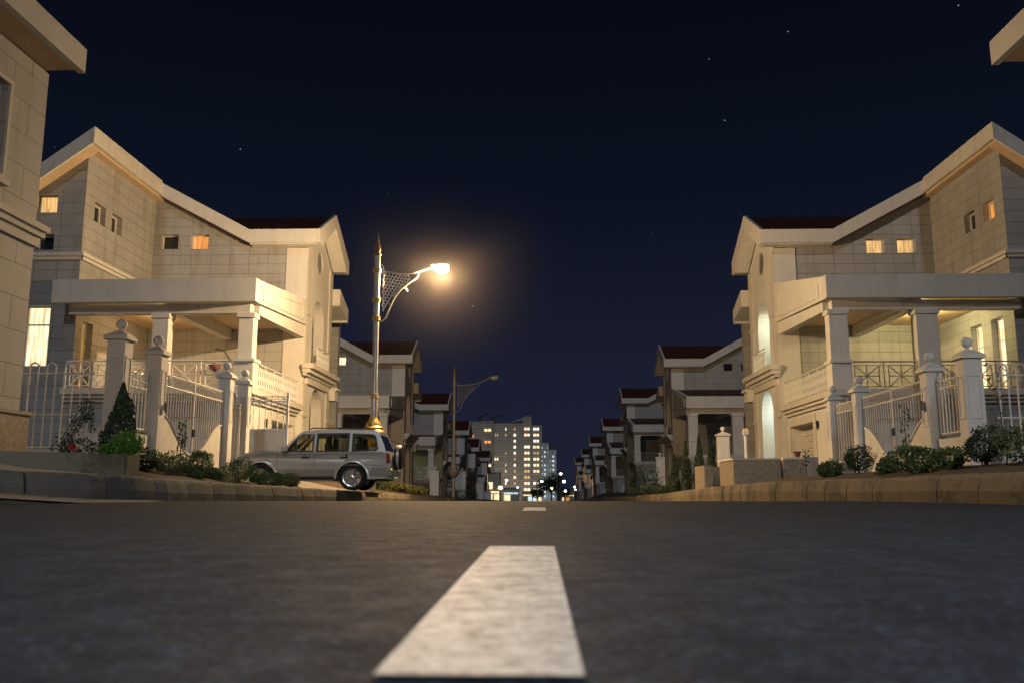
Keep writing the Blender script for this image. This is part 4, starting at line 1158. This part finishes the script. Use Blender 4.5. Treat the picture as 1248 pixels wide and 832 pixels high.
    # wheels
    for (wx, t) in wheels:
        for s in (-1, 1):
            q = MB(); q.lathe([(.25, -.115), (.34, -.12), (.368, -.10), (R, -.06), (R, .06), (.368, .10), (.34, .12), (.25, .115)], 0, 0, 0, 28, axis='y', cap=False)
            wh = q.build('wheel', M['rubber'], r, smooth=True, loc=(wx, s*(W-.13), R))
            q = MB(); q.lathe([(.25, -.1), (.262, .118), (.24, .112), (.22, .02), (.02, .0)], 0, 0, 0, 24, axis='y', cap=False)
            q.v = [(a, b*s, c) for a, b, c in q.v]
            for k in range(6):
                a = 2*math.pi*k/6+.3; ca, sa = math.cos(a), math.sin(a)
                def pt(rr, off, dd): return (rr*ca-off*sa, s*dd, rr*sa+off*ca)
                q.add([pt(.03, -.045, .10), pt(.03, .045, .10), pt(.235, .03, .105), pt(.235, -.03, .105), pt(.03, -.045, .05), pt(.03, .045, .05), pt(.235, .03, .05), pt(.235, -.03, .05)], [(0, 1, 2, 3), (4, 7, 6, 5), (0, 4, 5, 1), (2, 6, 7, 3), (1, 5, 6, 2), (0, 3, 7, 4)])
            q.lathe([(.06, s*.05), (.06, s*.112), (.03, s*.12)], 0, 0, 0, 12, axis='y')
            q.build('rim', M['rim'], wh, smooth=False)
    # spare wheel on the tailgate
    q = MB(); q.lathe([(.20, -.12), (.33, -.12), (.365, -.09), (.37, -.03), (.37, .04), (.34, .09), (.25, .1)], 0, 0, 0, 28, axis='y')
    q.v = [(2.32+b, a+.05, .98+c) for a, b, c in q.v]
    sw = q.build('spare_wheel', M['trim'], r, smooth=True)
    q = MB(); q.lathe([(.376, -.035), (.376, .035)], 0, 0, 0, 28, axis='y'); q.v = [(2.32+b, a+.05, .98+c) for a, b, c in q.v]; q.build('cover_band', M['car_paint'], sw, smooth=True)
    q = MB(); q.box(2.275, 2.283, -.5, -.2, .48, .58); q.build('number_plate', M['white_paint'], r)
    # exhaust
    q = MB(); q.tube([(1.7, -.5, .3), (2.25, -.5, .3)], .03, 8); q.build('exhaust', M['rim'], r)
    return r
CAR = car()

# arc stand with red hanging basket on the left balcony
r = empty('hanging_basket', (-11.2, 30.4, 3.46), 'red basket hanging from a black arched stand on the left balcony', 'hanging basket')
m = MB(); m.tube([(.45, 0, .02), (.45, 0, .7), (.40, 0, 1.15), (.2, 0, 1.42), (-.05, 0, 1.5), (-.1, 0, 1.46)], .022, 8); m.lathe([(.28, 0), (.28, .03), (.03, .05)], .45, 0, 0, 16); m.build('stand', M['black'], r, smooth=True)
m = MB(); m.tube([(-.1, 0, 1.46), (-.1, 0, 1.0)], .006, 4); m.lathe([(.08, .72), (.2, .8), (.22, .9), (.12, .98), (.02, 1.0)], -.1, 0, 0, 14); m.build('basket', M['red_pot'], r, smooth=True)

# ------------------------------------------------------------------ far end of the street
M['tower'] = blocks('tower_facade', (.50, .48, .46), 3.2, 2.95, 0, .05, .6)
M['tower_light'] = emis('tower_window_warm', (1., .74, .42), 1.5)
M['tower_pale'] = emis('tower_window_pale', (1., .9, .7), 1.7)
M['tower_dim'] = emis('tower_window_dim', (1., .62, .3), .45)
M['tower_cool'] = emis('tower_window_cool', (.75, .95, 1.), .9)
M['tower_orange'] = emis('tower_window_orange', (1., .4, .12), 1.1)
def tower(name, loc, blocks_, cols, label, rows, pitch, z0, seed, mats, glow, wallm):
    rnd = random.Random(seed); r = empty(name, loc, label, 'apartment block')
    m = MB()
    for i, (x0, x1, y0, y1, h) in enumerate(blocks_):
        m.box(x0, x1, y0, y1, -6, h); m.box(x0+.02, x1-.02, y0-.4+.01*i, y1-.5, h+.002, h+.7)
    # floor bands
    wl = m.build('wall', M[wallm], r)
    b = MB()
    for i, (x0, x1, y0, y1, h) in enumerate(blocks_):
        z = z0-.95
        while z < h-1:
            b.box(x0+.1, x1-.1, y0-.35-.01*i, y0-.002, z, z+.22); z += pitch
    b.build('balcony_band', M['white_paint'], r)
    cnt = 0
    for (cx, w, yf, top, prob) in cols:
        for k in range(rows):
            z = z0+k*pitch
            if z > top or rnd.random() > prob: continue
            if cnt >= 98: continue
            cnt += 1
            q = MB(); ww = w*rnd.uniform(.8, 1.); n = 2 if w > 1.6 else 1
            for t in range(n):
                a = cx-ww/2+t*ww/n+.12; q.box(a+.1, a+ww/n-.34, yf-.12, yf-.02, z+.1, z+1.3)
            q.build('window', M[rnd.choice(mats)], r, normals=False)
    return r
tw = tower('apartment_tower', (0, 440, -5.5), [(-19, .5, 0, 14, 34.5), (.502, -4.6+5.1+5.0-5.4+5.3, 1.5, 13, 34.0)] if False else
           [(-23.0, -8.6, 1, 14, 37.0), (-8.6, -4.6, 0, 14, 39.6), (-4.58, .5, .8, 13, 36.0)],
           [(-21.8, 2.2, 1, 35, .75), (-17.2, 1.0, 1, 35, .6), (-12.8, 1.5, 1, 35, .92), (-6.8, 3.4, 0, 36, .95), (-2.3, 3.6, .8, 35, .95)],
           'tallest apartment tower at the end of the street with rows of warm lit windows', 12, 2.93, 2.0, 4, ['tower_light', 'tower_light', 'tower_pale', 'lit_cream', 'lit_warm', 'tower_dim'], 0, 'tower')
q = MB(); q.plate([(-16, 37.75), (-4.7, 40.3), (-4.7, 41.2), (-7, 41.6)], lambda a, b, d: (a, 3+d, b), 6); q.build('parapet', M['tower'], tw)
tower('apartment_tower', (0, 450, -5.5), [(-36, -29.8, 0, 12, 38.5), (-29.78, -23.6, -.8, 12, 38.9)],
      [(-31.5, 2.4, 0, 36, .8), (-26.6, 3.8, -.8, 36, .45), (-34, 1.5, 0, 36, .3)], 'left apartment tower with orange lit balconies and cranes above', 12, 2.93, 2.0, 9, ['tower_orange', 'tower_light', 'lit_orange'], 0, 'tower')
tower('apartment_tower', (0, 600, -7), [(0, 5.3, 0, 12, 37.0), (5.32, 10.2, 1, 12, 32.5)],
      [(.8, .8, 0, 35, .6), (2.6, 1.4, 0, 35, .6), (4.4, .6, 0, 35, .6), (6.4, .7, 1, 31, .6), (8.2, 1.6, 1, 31, .5), (9.6, .5, 1, 31, .5)], 'bluish far apartment tower to the right of the tallest one', 12, 2.9, 2.0, 12, ['tower_cool'], 0, 'tower')
# cranes on the roof of the left tower
for i, (x, s, lb) in enumerate([(-30.5, 1, 'thin dark construction crane jib on the left tower roof'), (-24, -1, 'shorter dark crane jib right of the first one on the tower roof')]):
    m = MB(); m.box(-.3, .3, -.3, .3, 0, 2.6); m.tube([(-1.2, 0, 1.8), (5.5 if i else 4, 0, 4.6-i)], .22, 4); m.box(-1.8, -1.0, -.4, .4, 1.3, 2.0)
    o = m.build('roof_crane', M['black'], loc=(x, 455, 34.1)); tag(o, lb, 'crane', 'cranes on the left tower roof')

def far_tree(loc, R, H, n, label, seed, mat='leaf_dark'):
    rnd = random.Random(seed); r = empty('broadleaf_tree', loc, label, 'tree', 'round trees at the end of the street')
    f = MB()
    for k in range(9):
        a = rnd.uniform(0, 6.28); d = R*rnd.uniform(.1, .6)
        leaves(f, blob_pts(n//9, R*.5, R*.5, H*.22, (d*math.cos(a), d*math.sin(a), H*rnd.uniform(.5, .78)), rnd, .4), .5, rnd)
    f.build('crown', M[mat], r, normals=False)
    t = MB(); t.tube([(0, 0, -.5), (0, 0, H*.3), (.2, 0, H*.6)], [.28, .22, .1], 7)
    for k in range(5):
        a = k*1.26; t.tube([(0, 0, H*.28), (R*.4*math.cos(a), R*.4*math.sin(a), H*.6)], [.12, .04], 5)
    t.build('trunk', M['bark'], r); return r
far_tree((3.4, 300, road_z(300)), 5.2, 9.8, 3600, 'large dark round tree below the bluish far tower', 3)
far_tree((8.5, 330, road_z(330)), 3.0, 6.0, 1800, 'smaller dark tree right of the large round one', 4)
far_tree((-1.2, 310, road_z(310)), 2.6, 5.0, 1600, 'low dark tree left of the large round one', 5)
# lit shop row and small street lights
def lit_block(loc, w, h, d, label, seed, mats, name='shop_building'):
    rnd = random.Random(seed); r = empty(name, loc, label, 'shop')
    m = MB(); m.box(-w/2, w/2, 0, d, -1, h); m.box(-w/2-.1, w/2+.1, -.25, d+.1, h+.002, h+.3); m.build('wall', M['tower'], r)
    n = max(2, int(w/1.6))
    for i in range(n):
        for lv in range(max(1, int(h/3))):
            if rnd.random() < .25: continue
            q = MB(); a = -w/2+w*i/n+.2; q.box(a, a+w/n-.4, -.06, -.002, .4+lv*3, 2.2+lv*3); q.build('window', M[rnd.choice(mats)], r, normals=False)
    q = MB(); q.box(-w/2+.2, w/2-.2, -.2, -.065, 2.45, 2.85); q.build('sign_board', M[rnd.choice(mats)], r)
    return r
def fz(x, y): return road_z(y)
lit_block((-13.2, 235, fz(0, 235)), 5, 7.5, 6, 'warm lit shop front left of the road end', 1, ['tower_light', 'lit_cream', 'tower_orange'])
lit_block((-8.7, 262, fz(0, 262)), 4.5, 4.0, 6, 'low bright shop right of the warm lit one', 2, ['lit_cream', 'tower_cool', 'tower_light'])
lit_block((-3.2, 330, fz(0, 330)), 7, 3.6, 6, 'low shop with white lit windows under the tallest tower', 3, ['lit_cream', 'tower_cool'])
lit_block((10.3, 350, fz(0, 350)), 5, 4.2, 6, 'low lit shop at the right of the road end', 6, ['lit_cream', 'lit_orange'])
lit_block((15.5, 300, fz(0, 300)), 4, 7.5, 6, 'two storey lit shop beside the farthest right villa', 7, ['lit_cream', 'tower_cool', 'tower_light'])
M['bulb'] = emis('far_bulb', (1., .84, .48), 14)
M['bulb_white'] = emis('far_bulb_white', (.85, .95, 1.), 8)
def far_lamp(i, x, y, h, label, cool=False, rr=.45):
    r = empty('street_light', (x, y, road_z(y)), label, 'street light', 'small street lights at the end of the street')
    m = MB(); m.tube([(0, 0, -.3), (0, 0, h-.3), (.3, 0, h), (1.0, 0, h+.1)], .07, 6); m.build('pole', M['pole'], r)
    m = MB(); m.sphere((1.1, 0, h), rr*(.75+.35*(i % 3)), 10, .8); m.build('bulb', M['bulb_white' if cool else 'bulb'], r, smooth=True)
FL = [(-.9, 240, 5.5, 'brightest far street light, left of the dark round tree', False, .42), (4.6, 262, 8.2, 'far street light in front of the tree crown, highest on the right', False, .34), (5.2, 250, 5.7, 'far white street light under the highest one', True, .3),
      (9.6, 290, 4.9, 'far street light right of the tree', False, .42), (-9.3, 215, 5.2, 'far street light left of the tallest tower base', False, .26), (-11.2, 225, 3.6, 'low far light at the left shop', False, .36),
      (-7.6, 250, 4.1, 'small white far light below the tower', True, .34), (2.1, 270, 4.2, 'orange far light low beside the tree trunk', False, .26), (7.2, 310, 3.9, 'faint far light low right of the tree', True, .3), (11.4, 330, 4.6, 'rightmost far street light before the villas', False, .36)]
for i, a in enumerate(FL): far_lamp(i, *a)

for x, y, z, en, cl, lb in ((-26, 418, -2.6, 3400, (1., .74, .46), 'floodlight added to brighten the left apartment tower'), (-9, 415, -2.8, 3400, (1., .80, .58), 'floodlight added to brighten the tallest apartment tower'), (6, 570, -4.5, 10000, (.7, .9, 1.), 'bluish floodlight added to brighten the far apartment tower')):  # added lights that lift the dark tower walls
    r = empty('fill_light', (x, y, road_z(y)), lb, 'fill_light')
    hh = z-road_z(y)
    m = MB(); m.tube([(0, 0, -.3), (0, 0, hh)], .08, 6); m.box(-.3, .3, -.15, .15, hh, hh+.4); m.build('pole', M['pole'], r)
    ld = bpy.data.lights.new('tower_fill', 'POINT'); ld.energy = en; ld.color = cl; ld.shadow_soft_size = .4
    lo = bpy.data.objects.new('tower_fill', ld); C.objects.link(lo); lo.parent = r; lo.location = (0, .6, hh+1.2)

# greenish lit porch light at third left villa etc. : small ceiling lamps, plus fill lamps added over both near balconies
def ceiling_lamp(loc, en, col, label, name='ceiling_lamp', r_=.09):
    r = empty(name, loc, label, 'ceiling lamp')
    m = MB(); m.lathe([(r_, 0), (r_*1.2, -.03), (r_*.9, -.09), (r_*.3, -.11)], 0, 0, 0, 14); m.build('shade', emis('ceiling_glow', col, 3.5), r, smooth=True)
    ld = bpy.data.lights.new('lamp_light', 'POINT'); ld.energy = en; ld.color = col; ld.shadow_soft_size = .1
    lo = bpy.data.objects.new('lamp_light', ld); C.objects.link(lo); lo.parent = r; lo.location = (0, 0, -.25)
    return r
ceiling_lamp((10.8, 37.8, 8.5), 300, (.86, 1., .72), 'white glowing ceiling lamp inside the upper arch of the right villa')
ceiling_lamp((10.8, 37.8, 4.38), 170, (.80, 1., .90), 'cool white ceiling lamp inside the lower arch of the right villa')
ceiling_lamp((13.9, 32.6, 6.53), 260, (1., .80, .34), 'warm fill lamp added above the right balcony')  # added lamp standing in for light bounced onto the porch ceiling
ceiling_lamp((10.8, 199.7, 5.6), 500, (1., .45, .16), 'orange glow inside the upper arch of the sixth right villa')
ceiling_lamp((13.5, 194.5, 3.6), 350, (1., .5, .2), 'orange lamp on the balcony of the sixth right villa')
ceiling_lamp((10.8, 239.2, 5.1), 700, (1., .40, .16), 'reddish glow inside the upper arch of the farthest right villa')
ceiling_lamp((10.8, 166.9, 2.2), 160, (1., .8, .5), 'pale lamp inside the lower arch of the fifth right villa')
ceiling_lamp((-10.8, 160.2, 3.5), 260, (1., .45, .2), 'orange lamp inside the upper arch of the last left villa')
ceiling_lamp((-13.9, 32.0, 6.45), 75, (1., .62, .25), 'dim warm fill lamp added above the left balcony')  # added lamp that warms the left porch
ceiling_lamp((-13.0, 82.5, 4.15), 40, (.75, 1., .45), 'greenish ceiling lamp on the porch of the third left villa')

# thin night haze added around the lit lamp only, shaped to make its halo
m = bpy.data.materials.new('lamp_glow_haze'); m.use_nodes = True; nt = m.node_tree; nt.nodes.clear()
o_ = N(nt, 'ShaderNodeOutputMaterial'); vs_ = N(nt, 'ShaderNodeVolumeScatter'); vs_.inputs['Anisotropy'].default_value = .3
vs_.inputs['Color'].default_value = (1., .92, .8, 1)
tc = N(nt, 'ShaderNodeTexCoord'); vd = N(nt, 'ShaderNodeVectorMath', operation='DISTANCE'); nt.links.new(tc.outputs['Object'], vd.inputs[0])
LP = Matrix.Rotation(lamp1.rotation_euler.z, 4, 'Z') @ Vector((2.33, 0, 6.9)) + Vector(lamp1.location)
vd.inputs[1].default_value = LP
mr = N(nt, 'ShaderNodeMapRange'); nt.links.new(vd.outputs['Value'], mr.inputs['Value'])
mr.inputs['From Min'].default_value = .0; mr.inputs['From Max'].default_value = 5.; mr.inputs['To Min'].default_value = 1.; mr.inputs['To Max'].default_value = 0.
pw_ = N(nt, 'ShaderNodeMath', operation='POWER'); nt.links.new(mr.outputs[0], pw_.inputs[0]); pw_.inputs[1].default_value = 2.8
ml = N(nt, 'ShaderNodeMath', operation='MULTIPLY'); nt.links.new(pw_.outputs[0], ml.inputs[0]); ml.inputs[1].default_value = .0048
nt.links.new(ml.outputs[0], vs_.inputs['Density']); nt.links.new(vs_.outputs[0], o_.inputs['Volume'])
m.cycles.volume_step_rate = .45
hz = MB(); hz.box(-12, 5.5, -1, 34, -.6, 14)
tag(hz.build('glow_haze', m), kind='structure')

# ------------------------------------------------------------------ sky, added moon fill, camera
w = bpy.data.worlds.new('World'); SC.world = w; w.use_nodes = True; nt = w.node_tree
bg = nt.nodes['Background']; bg.inputs['Strength'].default_value = 1
tc = N(nt, 'ShaderNodeTexCoord'); sep = N(nt, 'ShaderNodeSeparateXYZ'); nt.links.new(tc.outputs['Generated'], sep.inputs[0])
skyc = ramp(nt, sep.outputs['Z'], [(0., (.0125, .0150, .032)), (.12, (.0105, .0130, .029)), (.30, (.0040, .0060, .0145)), (.55, (.0012, .0024, .0055))])
ns = N(nt, 'ShaderNodeTexSky'); ns.sky_type = 'NISHITA'; ns.sun_disc = False; ns.sun_elevation = rad(-8); ns.sun_rotation = rad(200)
sk = mixc(nt, 1., skyc, mixc(nt, 1., ns.outputs[0], (.02, .02, .02), 'MULTIPLY'), 'ADD')
vo = N(nt, 'ShaderNodeTexVoronoi'); vo.inputs['Scale'].default_value = 55; nt.links.new(tc.outputs['Generated'], vo.inputs['Vector'])
lt = N(nt, 'ShaderNodeMath', operation='LESS_THAN'); nt.links.new(vo.outputs['Distance'], lt.inputs[0]); lt.inputs[1].default_value = .028
sc_ = N(nt, 'ShaderNodeSeparateColor'); nt.links.new(vo.outputs['Color'], sc_.inputs[0])
gt = N(nt, 'ShaderNodeMath', operation='GREATER_THAN'); nt.links.new(sc_.outputs[0], gt.inputs[0]); gt.inputs[1].default_value = .72
mu = N(nt, 'ShaderNodeMath', operation='MULTIPLY'); nt.links.new(lt.outputs[0], mu.inputs[0]); nt.links.new(gt.outputs[0], mu.inputs[1])
mu2 = N(nt, 'ShaderNodeMath', operation='MULTIPLY'); nt.links.new(mu.outputs[0], mu2.inputs[0]); nt.links.new(sc_.outputs[1], mu2.inputs[1])
sk = mixc(nt, mu2.outputs[0], sk, (.6, .66, .78))
nt.links.new(sk, bg.inputs['Color'])

sd = bpy.data.lights.new('moon_fill', 'SUN'); sd.energy = .36; sd.angle = rad(3); sd.color = (.90, .95, 1.)  # unseen moon added as cool fill for the near house faces
so = bpy.data.objects.new('moon_fill', sd); C.objects.link(so)
so.rotation_euler = Vector((0, 1., -.65)).to_track_quat('-Z', 'Y').to_euler()

cd = bpy.data.cameras.new('camera'); cam = bpy.data.objects.new('camera', cd); C.objects.link(cam)
cam.location = (0, 0, .133); cam.rotation_euler = (rad(90+9.372), 0, rad(1.839))
cd.sensor_width = 36; cd.lens = 1090/1248*36; cd.clip_start = .02; cd.clip_end = 6000
cd.dof.use_dof = True; cd.dof.focus_distance = 13; cd.dof.aperture_fstop = 4.8
SC.camera = cam
SC.view_settings.view_transform = 'Standard'; SC.view_settings.look = 'None'; SC.view_settings.exposure = 0
SC.cycles.use_denoising = True
SC.cycles.volume_bounces = 0; SC.cycles.max_bounces = 6; SC.cycles.diffuse_bounces = 3; SC.cycles.transparent_max_bounces = 12
SC.cycles.sample_clamp_indirect = 3
